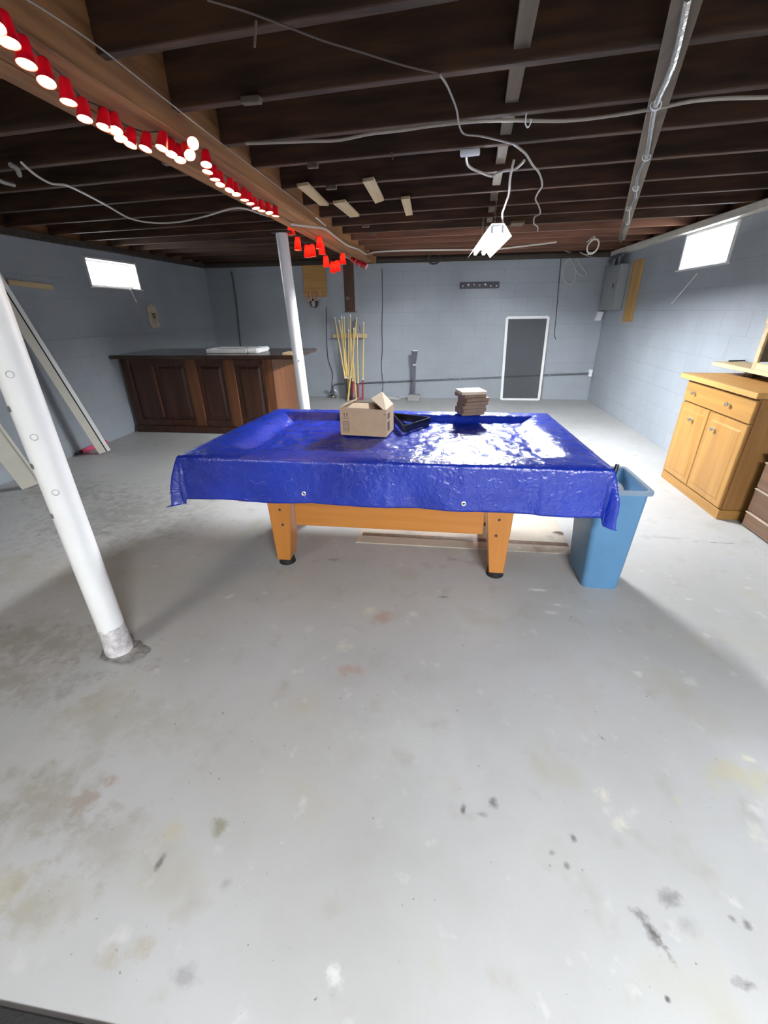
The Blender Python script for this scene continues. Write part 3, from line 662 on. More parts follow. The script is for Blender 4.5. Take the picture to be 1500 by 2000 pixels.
# ================================================================== TRASH BIN
def bin_():
    base = Vector((.945, 2.25, 0)); t = thing('trash_bin', base, 'blue rectangular plastic bin at the right end of the pool table', 'bin')
    ang = math.radians(0); H = .60
    def ring(hw, hd, z, cx, cy, r=.03, n=4):
        out = []
        for (sx, sy, a0) in ((1,1,0),(-1,1,90),(-1,-1,180),(1,-1,270)):
            for k in range(n+1):
                a = math.radians(a0 + 90*k/n)
                x = sx*(hw-r) + r*math.cos(a) + cx; y = sy*(hd-r) + r*math.sin(a) + cy
                out.append(Vector((base.x + x*math.cos(ang) - y*math.sin(ang), base.y + x*math.sin(ang) + y*math.cos(ang), z)))
        return out
    rings = [(.092,.145,.0,.0,.0),(.098,.150,.012,0,0),(.126,.185,H,.0,.03)]
    inner = [(.121,.180,H,.0,.03),(.094,.146,.02,0,0)]
    mb = MB(); R = [ring(a,b,z,cx,cy) for (a,b,z,cx,cy) in rings+inner]; n = len(R[0])
    vs = [v for r in R for v in r]; fs = []
    for i in range(len(R)-1):
        for j in range(n): j2 = (j+1) % n; fs.append((i*n+j, i*n+j2, (i+1)*n+j2, (i+1)*n+j))
    fs.append(tuple(range(n))[::-1]); fs.append(tuple((len(R)-1)*n+j for j in range(n)))
    mb.add(vs, fs); mb.build('bin_body', 'bin', t, smooth=True)
    mb = MB(); Q = [ring(.127,.186,H-.012,.0,.03), ring(.142,.201,H-.012,.0,.03), ring(.142,.201,H+.008,.0,.03), ring(.120,.179,H+.008,.0,.03), ring(.120,.179,H-.004,.0,.03)]
    vs = [v for r in Q for v in r]; fs = []
    for i in range(len(Q)-1):
        for j in range(n): j2 = (j+1) % n; fs.append((i*n+j, i*n+j2, (i+1)*n+j2, (i+1)*n+j))
    mb.add(vs, fs); mb.build('rim', 'bin_rim', t, smooth=True)
bin_()
# crumpled clear bag in the bin
mb = MB(); vs = []; n = 14
for i in range(n+1):
    for j in range(n+1):
        x = .835 + .225*i/n; y = 2.12 + .31*j/n
        vs.append((x, y, .515 + .05*noise.noise(Vector((x*14, y*14, 2))) + .025*noise.noise(Vector((x*40, y*40, 5)))))
mb.add(vs, [(j*(n+1)+i, j*(n+1)+i+1, (j+1)*(n+1)+i+1, (j+1)*(n+1)+i) for j in range(n) for i in range(n)])
bag = solo(mb, 'plastic_bag', 'cloth', 'crumpled white plastic bag inside the blue bin', 'bag', smooth=False)
bm_ = bag.modifiers.new('t', 'SOLIDIFY'); bm_.thickness = .002
a = onz(1200, 925, .62); 
mb = MB(); p1 = Vector((1.02, 2.47, .22)); p0 = ony(1206, 908, 2.50)
mb.tube([Vector((.93, 2.38, .03)), ony(1200, 926, 2.44), ony(1206, 907, 2.46)], .011, 10)
solo(mb, 'black_stick', 'black_gloss', 'black handle sticking up out of the blue bin', 'stick')

# rug under table
p0, p1 = onz(695, 1058, 0), onz(1118, 1086, 0)
rug_spots = [(onz(1095,1044,0).x, onz(1095,1044,0).y, .05, .03, 0, (.05,.04,.03), .95), (onz(1060,1075,0).x, onz(1060,1075,0).y, .14, .06, 0, (.10,.08,.06), .5)]
M['rug'] = stained('beige_rug', (0.50, 0.44, 0.37), (0.42, 0.37, 0.31), .85, rug_spots, big=3)
t = thing('rug', ((p0.x+p1.x)/2, 2.9, 0), 'stained beige rug with a brown stripe under the pool table', 'rug')
t['_o'] = (0.0,0.0,0.0); t.location = (0,0,0)
MB().box(p0.x, .90, 2.46, 3.42, 0.0005, .009).build('rug_body', 'rug', t, bevel=.002)
MB().box(p0.x+.03, .89, 2.555, 2.60, .0085, .0105).build('stripe', 'brown_y', t)
# black mat corner bottom left
solo(MB().box(-2.0, -.55, -.7, .252, .0005, .016), 'black_mat', 'mat_black', 'corner of a black mat at the lower left edge of the photo', 'mat', bevel=.004)

# ================================================================== BAR
def bar():
    t = thing('bar_counter', (-3.1, 5.4, 0), 'dark wood panelled home bar with overhanging glossy top', 'bar counter')
    x0, x1, yf, yb = -4.06, -2.07, 5.14, 5.95
    MB().box(x0, x1, yf, yb, .09, .935).build('body', 'bar_z', t, bevel=.003)
    MB().box(x0+.0, x1+.05, yf-.05, yb, 0.0, .088).build('plinth', 'bar_z', t, bevel=.01)
    MB().box(x0-.03, x1+.34, yf-.17, yb+.05, .94, .985).build('counter_top', 'bar_top', t, bevel=.012, seg=2)
    for (a, b, m) in ((x0, -3.95, 'bar_z'), (-3.18, -3.05, 'bar_light'), (-2.68, -2.55, 'bar_light'), (-2.17, -2.07, 'bar_light')):
        MB().box(a, b, yf-.026, yf-.001, .09, .93).build('pilaster', m, t, bevel=.004)
    MB().box(x0, x1, yf-.022, yf-.0015, .86, .934).build('top_rail', 'bar_z', t, bevel=.003)
    MB().box(x0, x1, yf-.022, yf-.0015, .091, .17).build('bottom_rail', 'bar_z', t, bevel=.003)
    for (a, b) in ((-3.95, -3.18), (-3.05, -2.68), (-2.55, -2.17)):
        pw = (b-a); m_ = .05
        if pw > .6:
            MB().box(a+.30, a+.32, yf-.016, yf-.001, .20, .84).build('moulding', 'bar_light', t, bevel=.002); a = a+.33
        P = [(a+m_, .20), (b-m_, .20), (b-m_, .84), (a+m_, .84)]
        mb = MB(); mb.hexa([(P[0][0],yf-.001,P[0][1]),(P[1][0],yf-.001,P[1][1]),(P[2][0],yf-.001,P[2][1]),(P[3][0],yf-.001,P[3][1])] +
                           [(P[0][0]+.03,yf-.013,P[0][1]+.03),(P[1][0]-.03,yf-.013,P[1][1]+.03),(P[2][0]-.03,yf-.013,P[2][1]-.03),(P[3][0]+.03,yf-.013,P[3][1]-.03)])
        mb.build('raised_panel', 'bar_z', t)
        MB().box(b-.022, b-.006, yf-.018, yf-.001, .17, .86).build('moulding', 'bar_light', t, bevel=.002)
    for k in range(4):
        a = yf+.03 + k*.19
        MB().box(x1+.0005, x1+.012, a, a+.187, .17, .86).build('end_board', 'bar_end', t, bevel=.002)
    MB().box(x1, x1+.024, yf-.026, yf+.029, .09, .93).build('corner_post', 'bar_light', t, bevel=.003)
    MB().box(x1+.0005, x1+.02, yf+.03, yb, .862, .934).build('top_rail', 'bar_end', t, bevel=.002)
    MB().box(x1+.0005, x1+.02, yf+.03, yb, .091, .168).build('bottom_rail', 'bar_end', t, bevel=.002)
    return t
bar()
q0 = ony(563, 684, 4.96); q1 = ony(602, 684, 4.96)
solo(MB().box(-1.86, -1.74, 4.985, 5.20, .9855, 1.012), 'pine_block', 'pale_x', 'short pale pine offcut lying on the right end of the bar', 'wood block', bevel=.002)
t = thing('white_tray', (-2.6, 5.5, .986), 'flat white box lying on top of the dark bar', 'box')
MB().box(-2.93, -2.40, 5.22, 5.62, .986, 1.035).build('box_body', 'paper', t, bevel=.006)
MB().box(-2.395, -2.26, 5.22, 5.62, .986, 1.04).build('box_end', 'white_paint', t, bevel=.012, seg=2)
mb = MB(); 
ring = [Vector((-2.66 + .20*math.cos(a), 5.42 + .15*math.sin(a), 1.037)) for a in [2*math.pi*k/24 for k in range(25)]]
mb.tube(ring, .004, 6, cap=False); mb.build('lid_ridge', 'panel_grey', t)

# ================================================================== OAK CABINET
def cabinet():
    t = thing('oak_cabinet', (2.28, 3.55, 0), 'golden oak base cabinet against the right wall with drawer and two doors', 'cabinet')
    xf, y0, y1 = 2.105, 3.11, 4.0; xb = XR-.012
    MB().box(xf, xb, y0, y1, .075, .885).build('carcass', 'oak_side', t, bevel=.002)
    MB().box(xf-.02, xb, y0-.005, y1+.005, 0, .074).build('plinth', 'oak_y', t, bevel=.002)
    MB().box(xf-.008, xf-.0005, y0+.01, y1-.0, .076, .884).build('face_frame', 'oak_side', t)
    MB().box(xf-.075, xb, y0-.05, y1+.045, .893, .932).build('counter_top', 'oak_top', t, bevel=.003)
    def knob(p, par):
        k = MB().lathe(p, [(.009,0),(.006,.008),(.006,.016),(.015,.022),(.017,.028),(.012,.034),(.001,.036)], 16, (-1,0,0)).build('knob', 'brass', par, smooth=True)
        return k
    d = MB().box(xf-.028, xf-.009, y0+.005, y1-.005, .715, .875).build('drawer', 'oak_y', t, bevel=.005)
    knob((xf-.028, 3.84, .80), d); knob((xf-.028, 3.37, .80), d)
    ym = 3.575
    for (a, b, ky) in ((y0+.005, ym-.004, 3.44), (ym+.004, y1-.005, 3.76)):
        dr = MB().box(xf-.028, xf-.009, a, b, .085, .703).build('door', 'oak_z', t, bevel=.005)
        mb = MB(); X0 = xf-.028; m = .045
        mb.hexa([(X0,a+m,.13),(X0,b-m,.13),(X0,b-m,.66),(X0,a+m,.66),(X0-.006,a+m+.015,.145),(X0-.006,b-m-.015,.145),(X0-.006,b-m-.015,.645),(X0-.006,a+m+.015,.645)])
        mb.build('raised_field', 'oak_z', dr)
        knob((X0-.006, ky, .60), dr)
cabinet()
# workbench board above the cabinet
bt = thing('pale_shelf_board', (2.3, 3.3, .934), 'thick pale plywood board lying above the oak cabinet', 'board')
MB().hexa([(2.24,2.3,.992),(XR-.012,2.3,.992),(XR-.012,4.05,.992),(2.25,4.05,.992),(2.24,2.3,1.022),(XR-.012,2.3,1.022),(XR-.012,4.05,1.022),(2.25,4.05,1.022)]).build('board', 'pale_y', bt, bevel=.003)
for y in (3.2, 3.75): MB().box(2.40, 2.46, y, y+.05, .933, .9915).build('batten', 'skull', bt, bevel=.002)
MB().box(2.26, 2.44, 2.9, 3.12, .9325, .9915).build('batten', 'black', bt, bevel=.003)
# open wooden box on it
t = thing('wooden_crate', (2.35, 3.35, 1.0225), 'open pale wooden box standing on the plywood board at the right edge', 'crate')
za = 1.0225
MB().box(2.25, 2.268, 3.52, 3.56, za, 1.33).build('stile', 'pale_x', t, bevel=.002)
MB().box(2.27, 2.46, 3.54, 3.56, za+.05, 1.33).build('end_panel', 'strap', t)
MB().box(2.25, 2.268, 2.6, 3.519, za, za+.045).build('bottom_rail', 'pale_y', t, bevel=.002)
MB().box(2.25, 2.475, 2.6, 3.575, 1.331, 1.385).build('top_board', 'pale_y', t, bevel=.003)
MB().box(2.46, 2.475, 2.6, 3.539, za, 1.33).build('back_panel', 'strap', t)
MB().box(2.27, 2.459, 2.6, 3.539, za, za+.012).build('bottom_panel', 'strap', t)
MB().box(2.25, 2.459, 2.58, 2.599, za, 1.33).build('end_panel', 'strap', t)
MB().box(2.262, 2.285, 3.5605, 3.568, 1.235, 1.285).build('hinge', 'outlet', t, bevel=.001)
mb = MB(); mb.tube([onz(1424,705,1.03), onz(1455,704,1.03)], .006, 8); solo(mb, 'marker_pen', ['black_gloss'], 'black marker pen lying on the pale plywood board', 'pen')

# brown chest of drawers at right edge
t = thing('brown_drawer_chest', (2.3, 2.4, 0), 'low dark brown chest of drawers beside the oak cabinet', 'chest of drawers')
MB().box(2.235, XR-.012, 1.9, 3.03, .0, .52).build('carcass', 'bar_z', t, bevel=.002)
MB().box(2.215, XR-.012, 1.88, 3.04, .521, .54).build('top', 'bar_z', t, bevel=.002)
for (z0, z1) in ((.01, .112), (.128, .288), (.304, .478)):
    dd = MB().box(2.208, 2.234, 1.92, 3.02, z0, z1).build('drawer', 'brown_y', t, bevel=.003)
    MB().box(2.2, 2.222, 1.92, 3.02, z1-.002, z1+.008).build('drawer_lip', 'brown_lip', dd, bevel=.002)

# ================================================================== LEFT SIDE
t = thing('door_jamb', (-3.76, 4.12, 0), 'long white door jamb with a black seal strip leaning on the left wall', 'door jamb')
a = Vector((-3.79, 4.14, .02)); b = onx(0, 562, -4.03); b = a + (b-a)*1.25; d = (b-a).normalized()
v = Vector((-.67, .74, 0)); s = d.cross(v).normalized(); v = s.cross(d).normalized()
if s.x < 0: s = -s
def lj(o1, w1, o2, w2): return [a + s*o1 + v*o2, a + s*(o1+w1) + v*o2, a + s*(o1+w1) + v*(o2+w2), a + s*o1 + v*(o2+w2)]
MB().prism(lj(-.055, .075, 0, .03), b-a).build('jamb_board', 'cream_paint', t, bevel=.002)
MB().prism(lj(.020, .012, .004, .026), b-a).build('seal_strip', 'seal', t)
MB().prism(lj(.032, .035, -.004, .034), b-a).build('door_stop', 'white_paint', t, bevel=.003)
t = thing('cream_jamb_piece', (-3.8, 3.2, 0), 'cream painted wooden frame piece leaning at the far left edge', 'door jamb')
a = onz(62, 950, .012); b = Vector((-4.04, 2.75, .62)); b = ony(-60, 790, 2.9)
b = a + (ony(0, 868, 2.98) - a)*2.6
d = (b-a).normalized(); v = Vector((-.75, .66, 0)); s = d.cross(v).normalized(); v = s.cross(d).normalized()
if s.x < 0: s = -s
MB().prism(lj(-.075, .14, 0, .02), b-a).build('jamb_board', 'cream_paint', t, bevel=.002)
MB().prism(lj(.066, .022, -.006, .03), b-a).build('door_stop', 'cream_paint', t, bevel=.003)
p = onz(128, 886, .03); q = onz(190, 866, .03); p.x = max(p.x, -4.05); q.x = max(q.x, -4.05)
t = thing('pink_roll', (p+q)/2 - Vector((0,0,.03)), 'pink foam roll lying on the floor against the left wall', 'roll')
e = (q-p).normalized()
MB().tube([p+e*.08, q+e*.06], .026, 14).build('foam_sleeve', 'pink', t, smooth=True)
MB().tube([p, p+e*.085], .018, 12).build('end_plug', 'black', t, smooth=True)
def onleft(px, py, o=.01): return onx(px, py, XL+o)
a = onleft(14, 551); b = onleft(102, 561)
solo(MB().beam((XL+.0115, a.y, a.z), (XL+.0115, b.y, b.z), .02, .05), 'wood_strip', 'pale_y', 'narrow pale wood strip fixed to the left wall beside the leaning jamb', 'wood strip', bevel=.002)
c0 = onleft(292, 594); c1 = onleft(306, 640)
t = thing('wall_plaque', (XL+.012, (c0.y+c1.y)/2, c1.z), 'aged yellowish rounded plaque hung on the left wall above the bar', 'plaque')
mb = MB(); yc = (c0.y+c1.y)/2; hw = .10; z0, z1 = c1.z, c0.z; poly = []
for k in range(7): an = math.pi*k/6; poly.append((XL+.001, yc + hw*math.cos(an)*-1, z1-.06 + .06*math.sin(an)))
poly += [(XL+.001, yc+hw, z0+.03), (XL+.001, yc+hw*.6, z0), (XL+.001, yc-hw*.6, z0), (XL+.001, yc-hw, z0+.03)]
mb.prism(poly, (.018, 0, 0)); mb.build('plate', 'aged', t, bevel=.003)
MB().box(XL+.0195, XL+.028, yc-.03, yc+.035, (z0+z1)/2-.03, (z0+z1)/2+.04).build('relief', 'strap', t, bevel=.004)
a = onx(231, 514, XL+.03); b = onx(267, 591, XL+.06)
solo(MB().tube([a, b], .006, 8), 'window_rod', 'white_paint', 'thin white rod hanging from the left window', 'rod')
a = onx(1362, 534, XR-.035); b = onx(1312, 593, XR-.06)
solo(MB().tube([a, b], .004, 8), 'window_stick', 'white_paint', 'thin white rod hanging from the right window', 'rod')

# ================================================================== BACK WALL
t = thing('antler_mount', (-2.18, YB, 1.6), 'small antler mount on a yellow plywood board on the far wall', 'wall mount')
MB().box(-2.375, -1.985, YB-.022, YB-.001, 1.655, 2.12).build('backing_board', 'ply_x', t, bevel=.002)
ct = ony(612, 590, YB-.06)
mb = MB(); mb.lathe(ct + Vector((0,.035,-.09)), [(.001,0),(.05,.015),(.075,.06),(.07,.11),(.03,.14),(.001,.145)], 14); mb.v = [(v[0], ct.y + .035 + (v[1]-ct.y-.035)*.35, v[2]) for v in mb.v]
mb.build('shield', 'skull', t, smooth=True)
mb = MB(); mb.lathe(ct + Vector((0,-.01,-.04)), [(.001,-.045),(.018,-.03),(.03,0),(.034,.03),(.02,.055),(.001,.06)], 12); mb.build('skull_cap', 'grey_fur', t, smooth=True)
for sg in (-1, 1):
    base = ct + Vector((sg*.02, -.02, .03))
    main = smooth_pts([base, base+Vector((sg*.06,-.02,0)), base+Vector((sg*.12,-.04,.03)), base+Vector((sg*.135,-.05,.09)), base+Vector((sg*.10,-.06,.125))], 4)
    mb = MB(); mb.tube(main, .013, 8, r2=.004)
    for (f, dx, dz) in ((5, .01, .08), (9, -.01, .07), (12, .05, .05)):
        q = main[f]; mb.tube([q, q+Vector((sg*dx*.5,-.02,dz*.6)), q+Vector((-sg*dx*.5,-.03,dz))], .008, 7, r2=.002)
    mb.tube([base+Vector((-sg*.0,0,.01)), base+Vector((sg*.01,-.02,.09)), base+Vector((-sg*.005,-.02,.14))], .010, 7, r2=.003)
    mb.build('antler', 'bone', t, smooth=True)

t = thing('hanging_plank', (-1.45, 7.02, 1.43), 'short brown plank hanging below the far end of the beam', 'plank')
MB().box(-1.53, -1.375, 7.0, 7.04, 1.43, 2.118).build('plank', 'bar_z', t, bevel=.003)
MB().box(-1.555, -1.35, 6.995, 7.045, 1.418, 1.4295).build('foot_strip', 'skull', t)
k = ony(679, 583, 7.0); MB().disc((k.x, 6.9995, k.z), .027, (0,-1,0), .002, 18).build('round_plate', 'strap', t)

# cue rack
cr = thing('cue_rack', (-1.6, YB-.03, 1.0), 'narrow pine rack bar on the far wall holding pool cues', 'rack')
MB().box(-1.895, -1.30, YB-.14, YB-.115, 1.02, 1.085).build('rack_bar', 'pale_x', cr, bevel=.003)
for x in (-1.85, -1.35): MB().box(x-.015, x+.015, YB-.1145, YB-.001, 1.03, 1.075).build('bracket', 'pale_x', cr)
cues = [ # tip px, foot px, butt colour, joint z fraction, label
 ((653.5,619),(683,792),'cue_dark','dark butt and joint ring, leaning at the far left of the rack'),
 ((662,625),(690,792),'cue_dark','black butt, second from the left in the rack'),
 ((667,617),(676.5,760),None,'plain pale shaft, third from the left in the rack'),
 ((672,618),(679,792),'cue_dark','thin, fourth from the left in the rack'),
 ((681,643),(680,792),None,'short pale one in the middle of the rack, with low tip'),
 ((684.5,614),(686,792),'cue_dark','with the highest white tip in the middle of the rack'),
 ((697,620),(684,740),None,'leaning to the left across the others'),
 ((686,660),(697,792),None,'thick pale one crossing to lower right'),
 ((691,640),(688,792),'cue_red','with dark red butt in the middle of the rack'),
 ((698,655),(700,792),'cue_red','with red butt at the right of the cluster'),
 ((710.5,629),(708,792),'cue_red','standing apart at the right end of the rack, red butt')]
for i, (tp_, ft, butt, lab) in enumerate(cues):
    yt = YB-.165 - (i % 3)*.022
    foot = ony(ft[0], ft[1], 7.42 + .03*(i % 3)); tip = ony(tp_[0], tp_[1], yt)
    d = (foot-tip)
    # lengthen the line to the floor
    foot = tip + d*((tip.z-.006)/(tip.z-foot.z)) if foot.z < tip.z else foot
    t = thing('pool_cue', foot, 'pool cue ' + lab, 'cue', group='pool cues in the rack on the far wall')
    L = tip-foot
    f1 = .27 if butt else .0
    if butt: MB().tube([foot, foot+L*f1], .016, 10, r2=.0135).build('butt', butt, t, smooth=True)
    if butt: MB().tube([foot+L*f1, foot+L*(f1+.02)], .0138, 10).build('joint_ring', 'cue_tip', t, smooth=True)
    MB().tube([foot+L*(f1+.02 if butt else 0), foot+L*.975], .0135 if butt else .015, 10, r2=.0085).build('shaft', 'cue_pale', t, smooth=True)
    MB().tube([foot+L*.975, tip], .0088, 10, r2=.0075).build('tip', 'cue_tip', t, smooth=True)
# clear plastic sleeve hanging at cues
mb = MB(); a = ony(690, 625, 7.62); b = ony(703, 655, 7.62)
mb.hexa([(a.x, 7.63, b.z),(b.x, 7.62, b.z),(b.x, 7.63, b.z),(a.x, 7.64, b.z),(a.x+.01, 7.63, a.z),(b.x-.02, 7.62, a.z),(b.x-.02, 7.63, a.z),(a.x+.01, 7.64, a.z)])
pc = thing('plastic_sleeve', ((a.x+b.x)/2, 7.63, b.z), 'clear plastic sleeve hanging on a thin cord above the cues', 'sleeve')
mb.build('sleeve', 'clear_bag', pc, bevel=.003)
q = ony(692, 505, 7.62); MB().tube([(a.x+.04, 7.63, a.z), (q.x, 7.63, 2.10)], .003, 6).build('cord', 'cable_grey', pc)

# coat hook rail
t = thing('hook_rail', (.52, YB, 1.73), 'short dark hook rail with pale marks on the far wall', 'hook rail')
MB().box(.212, .832, YB-.022, YB-.001, 1.735, 1.826).build('rail', 'hanger', t, bevel=.003)
for k in range(7):
    x = .26 + k*.088; MB().disc((x, YB-.0225, 1.785 + random.uniform(-.02,.02)), .011 + .006*(k % 3 == 1), (0,-1,0), .004, 10).build('pale_mark', 'frame_grey', t)
for x in (.30, .60, .76): MB().tube([(x, YB-.022, 1.77), (x, YB-.045, 1.765), (x, YB-.05, 1.785)], .004, 6).build('hook', 'black', t)

# leaning window screen
t = thing('window_screen', (1.35, 7.66, 0), 'white framed insect screen leaning against the far wall', 'screen')
bl, br_, tl, tr = Vector((1.04, 7.64, .012)), Vector((1.67, 7.64, .012)), Vector((1.005, 7.725, 1.305)), Vector((1.655, 7.725, 1.305))
for (p, q) in ((bl, br_), (tl, tr), (bl, tl), (br_, tr)):
    MB().beam(p, q, .04, .016, (0,1,0) if abs((q-p).x) < .3 else (0,1,.001)).build('frame_bar', 'white_paint', t, bevel=.002)
MB().prism([bl, br_, tr, tl], (0, .002, 0)).build('mesh', 'screen', t)

# upright tool
def tool():
    b = onz(808, 783, 0); t = thing('floor_tool', b, 'dark upright pole tool with flared head and square foot by the far wall', 'tool')
    yb = b.y
    x = b.x
    mb = MB(); mb.hexa([(x-.12,yb-.06,0),(x+.115,yb-.06,0),(x+.115,yb+.07,0),(x-.12,yb+.07,0),(x-.10,yb-.03,.11),(x+.11,yb-.03,.11),(x+.11,yb+.06,.11),(x-.10,yb+.06,.11)])
    mb.build('foot', 'tool_base', t, bevel=.006)
    top = ony(810, 686, yb); z1 = top.z
    MB().beam((x, yb+.01, .11), (top.x, yb+.02, z1-.22), .045, .03, (0,1,0)).build('pole', 'tool_grey', t, bevel=.004)
    MB().beam((top.x, yb+.02, z1-.225), (top.x, yb+.02, z1-.21), .05, .035, (0,1,0)).build('collar', 'outlet', t)
    hx = top.x
    mb = MB(); mb.hexa([(hx-.02,yb,z1-.21),(hx+.02,yb,z1-.21),(hx+.02,yb+.04,z1-.21),(hx-.02,yb+.04,z1-.21),(hx-.055,yb-.02,z1),(hx+.05,yb-.02,z1),(hx+.05,yb+.05,z1),(hx-.055,yb+.05,z1)])
    mb.build('flared_head', 'tool_grey', t, bevel=.004)
    MB().box(hx-.03, hx+.05, yb-.015, yb+.045, z1+.0005, z1+.016).build('head_cap', 'outlet', t, bevel=.003)
tool()
# clamp work lamp on floor
def clamp_lamp():
    b = onz(650, 776, 0); t = thing('clamp_lamp', b, 'shiny clamp work lamp lying on the floor by the bar', 'lamp')
    MB().lathe(b + Vector((0,0,.012)), [(.085,0),(.088,.003),(.075,.03),(.05,.055),(.03,.066),(.028,.064),(.048,.052),(.072,.028),(.085,0)], 20).build('reflector', 'chrome', t, smooth=True)
    MB().tube([b+Vector((0,0,.07)), b+Vector((.01,0,.15))], .026, 12, r2=.018).build('socket', 'tool_grey', t, smooth=True)
    MB().beam(b+Vector((-.02,0,.05)), b+Vector((-.12,-.02,.14)), .03, .006).build('clamp_jaw', 'tool_grey', t, bevel=.001)
    MB().beam(b+Vector((.03,0,.06)), b+Vector((.15,.01,.05)), .02, .005).build('clamp_jaw', 'chrome', t, bevel=.001)
    MB().tube([b+Vector((.03,0,.15)), b+Vector((.08,0,.10)), b+Vector((.075,0,.06))], .008, 8).build('bracket', 'chrome', t, smooth=True)
clamp_lamp()
# paper scraps on the floor
for (px, py, sx, sy, rt, lab) in ((745,777,.12,.09,.4,'crumpled white paper on the floor behind the cardboard box, leftmost'), (768,779,.13,.09,-.3,'flattened white paper on the floor in the middle of the scraps'), (790,776,.10,.08,.15,'white paper scrap touching the foot of the upright tool')):
    c = onz(px, py, 0); n = 8; vs = []
    for i in range(n+1):
        for j in range(n+1):
            x = sx*(i/n-.5)*2; y = sy*(j/n-.5)*2
            vs.append((c.x + x*math.cos(rt)-y*math.sin(rt), c.y + x*math.sin(rt)+y*math.cos(rt), .004 + .03*abs(noise.noise(Vector((x*9+px, y*9, 3))))))
    mb = MB(); mb.add(vs, [(j*(n+1)+i, j*(n+1)+i+1, (j+1)*(n+1)+i+1, (j+1)*(n+1)+i) for j in range(n) for i in range(n)])
    o = solo(mb, 'paper_scrap', 'paper', lab, 'paper', group='paper scraps by the far wall'); m_ = o.modifiers.new('t', 'SOLIDIFY'); m_.thickness = .001
# conduit
cd = thing('wall_conduit', (0, YB-.03, .24), 'grey conduit pipe running low across the far wall to a white fitting', 'conduit')
pa, pb = ony(659, 750, YB-.03), ony(1150, 729, YB-.03)
MB().tube([pa, pb], .013, 10).build('pipe', 'pipe', cd, smooth=True)
MB().tube(smooth_pts([pa, pa+Vector((-.05,0,-.01)), pa+Vector((-.08,0,-.05)), pa+Vector((-.085,0,-.14))], 3), .014, 10).build('elbow', 'pipe', cd, smooth=True)
MB().box(pb.x-.005, pb.x+.05, YB-.06, YB-.001, pb.z-.05, pb.z+.06).build('fitting', 'outlet', cd, bevel=.006)
for x in (-1.0, .3, 1.8): z = pa.z + (pb.z-pa.z)*(x-pa.x)/(pb.x-pa.x); MB().box(x-.01, x+.01, YB-.047, YB-.001, z-.018, z+.018).build('strap_clip', 'panel_grey', cd)
# cables hanging on the back wall
def cable(name, pts, r, m, label, cat='cable', group=None):
    return solo(MB().tube(smooth_pts(pts, 4), r, 6), name, m, label, cat, group, smooth=True)
W = YB-.012
cable('wall_cable', [ony(x, y, W) for x, y in ((746,524),(747,580),(746,640),(747,680),(745,716),(748,750),(747,768),(757,776))], .006, 'cable_black', 'thin dark cable hanging down the middle of the far wall')
cable('wall_cable', [ony(x, y, W) for x, y in ((637,600),(638,650),(640,695),(645,715),(650,730),(648,752),(650,763))], .006, 'cable_black', 'dark cable hanging down to the clamp lamp by the bar')
cable('wall_cable', [ony(x, y, W) for x, y in ((1096,503),(1091,560),(1086,620),(1083,650),(1085,663))], .006, 'cable_black', 'short dark cable ending right of the leaning screen')
cable('corner_pipe', [ony(x, y, YB-.03) for x, y in ((452,530),(457,560),(463,610),(468,660),(472,700))], .012, 'cable_black', 'thin black pipe down the far wall near the left corner', 'pipe')

# ------------------------------------------------ right wall: electrical panel, board
t = thing('electrical_panel', (XR, 7.35, 1.4), 'grey electrical panel box in the far right corner', 'electrical panel')
MB().box(XR-.125, XR-.001, 7.06, 7.64, 1.40, 1.98).build('box', 'panel_grey', t, bevel=.006)
MB().box(XR-.137, XR-.1255, 7.10, 7.60, 1.44, 1.95).build('door', 'panel_grey', t, bevel=.003)
MB().box(XR-.146, XR-.1375, 7.15, 7.17, 1.68, 1.74).build('latch', 'skull', t)
for (y, r) in ((7.55, .02), (7.45, .012), (7.35, .014), (7.22, .012)):
    MB().tube([(XR-.06, y, 1.981), (XR-.06, y, 2.115)], r, 10).build('riser', 'panel_grey' if r > .013 else 'cable_black', t, smooth=True)
MB().tube(smooth_pts([(XR-.10, 7.6, 2.03), (XR-.10,7.55,2.08), (XR-.10,7.3,2.10), (XR-.11,7.1,2.09)], 4), .022, 10).build('cable_bundle', 'tool_grey', t, smooth=True)
a = ony(1170, 618, 7.68)
mb = MB(); mb.hexa([(a.x-.05,7.66,a.z-.06),(a.x+.03,7.66,a.z-.06),(a.x+.03,7.748,a.z-.06),(a.x-.05,7.748,a.z-.06),(a.x-.02,7.67,a.z+.07),(a.x+.06,7.67,a.z+.07),(a.x+.06,7.748,a.z+.07),(a.x-.02,7.748,a.z+.07)])
solo(mb, 'outlet_box', 'outlet', 'small pale outlet box below the electrical panel', 'outlet', bevel=.005)
mb = MB(); mb.hexa([(XR-.022,6.57,1.26),(XR-.001,6.57,1.26),(XR-.001,6.87,1.25),(XR-.022,6.87,1.25),(XR-.022,6.60,1.99),(XR-.001,6.60,1.99),(XR-.001,6.93,2.0),(XR-.022,6.93,2.0)])
solo(mb, 'mounting_board', 'ply_z', 'upright yellowish plywood board on the right wall beside the electrical panel', 'board', bevel=.002)

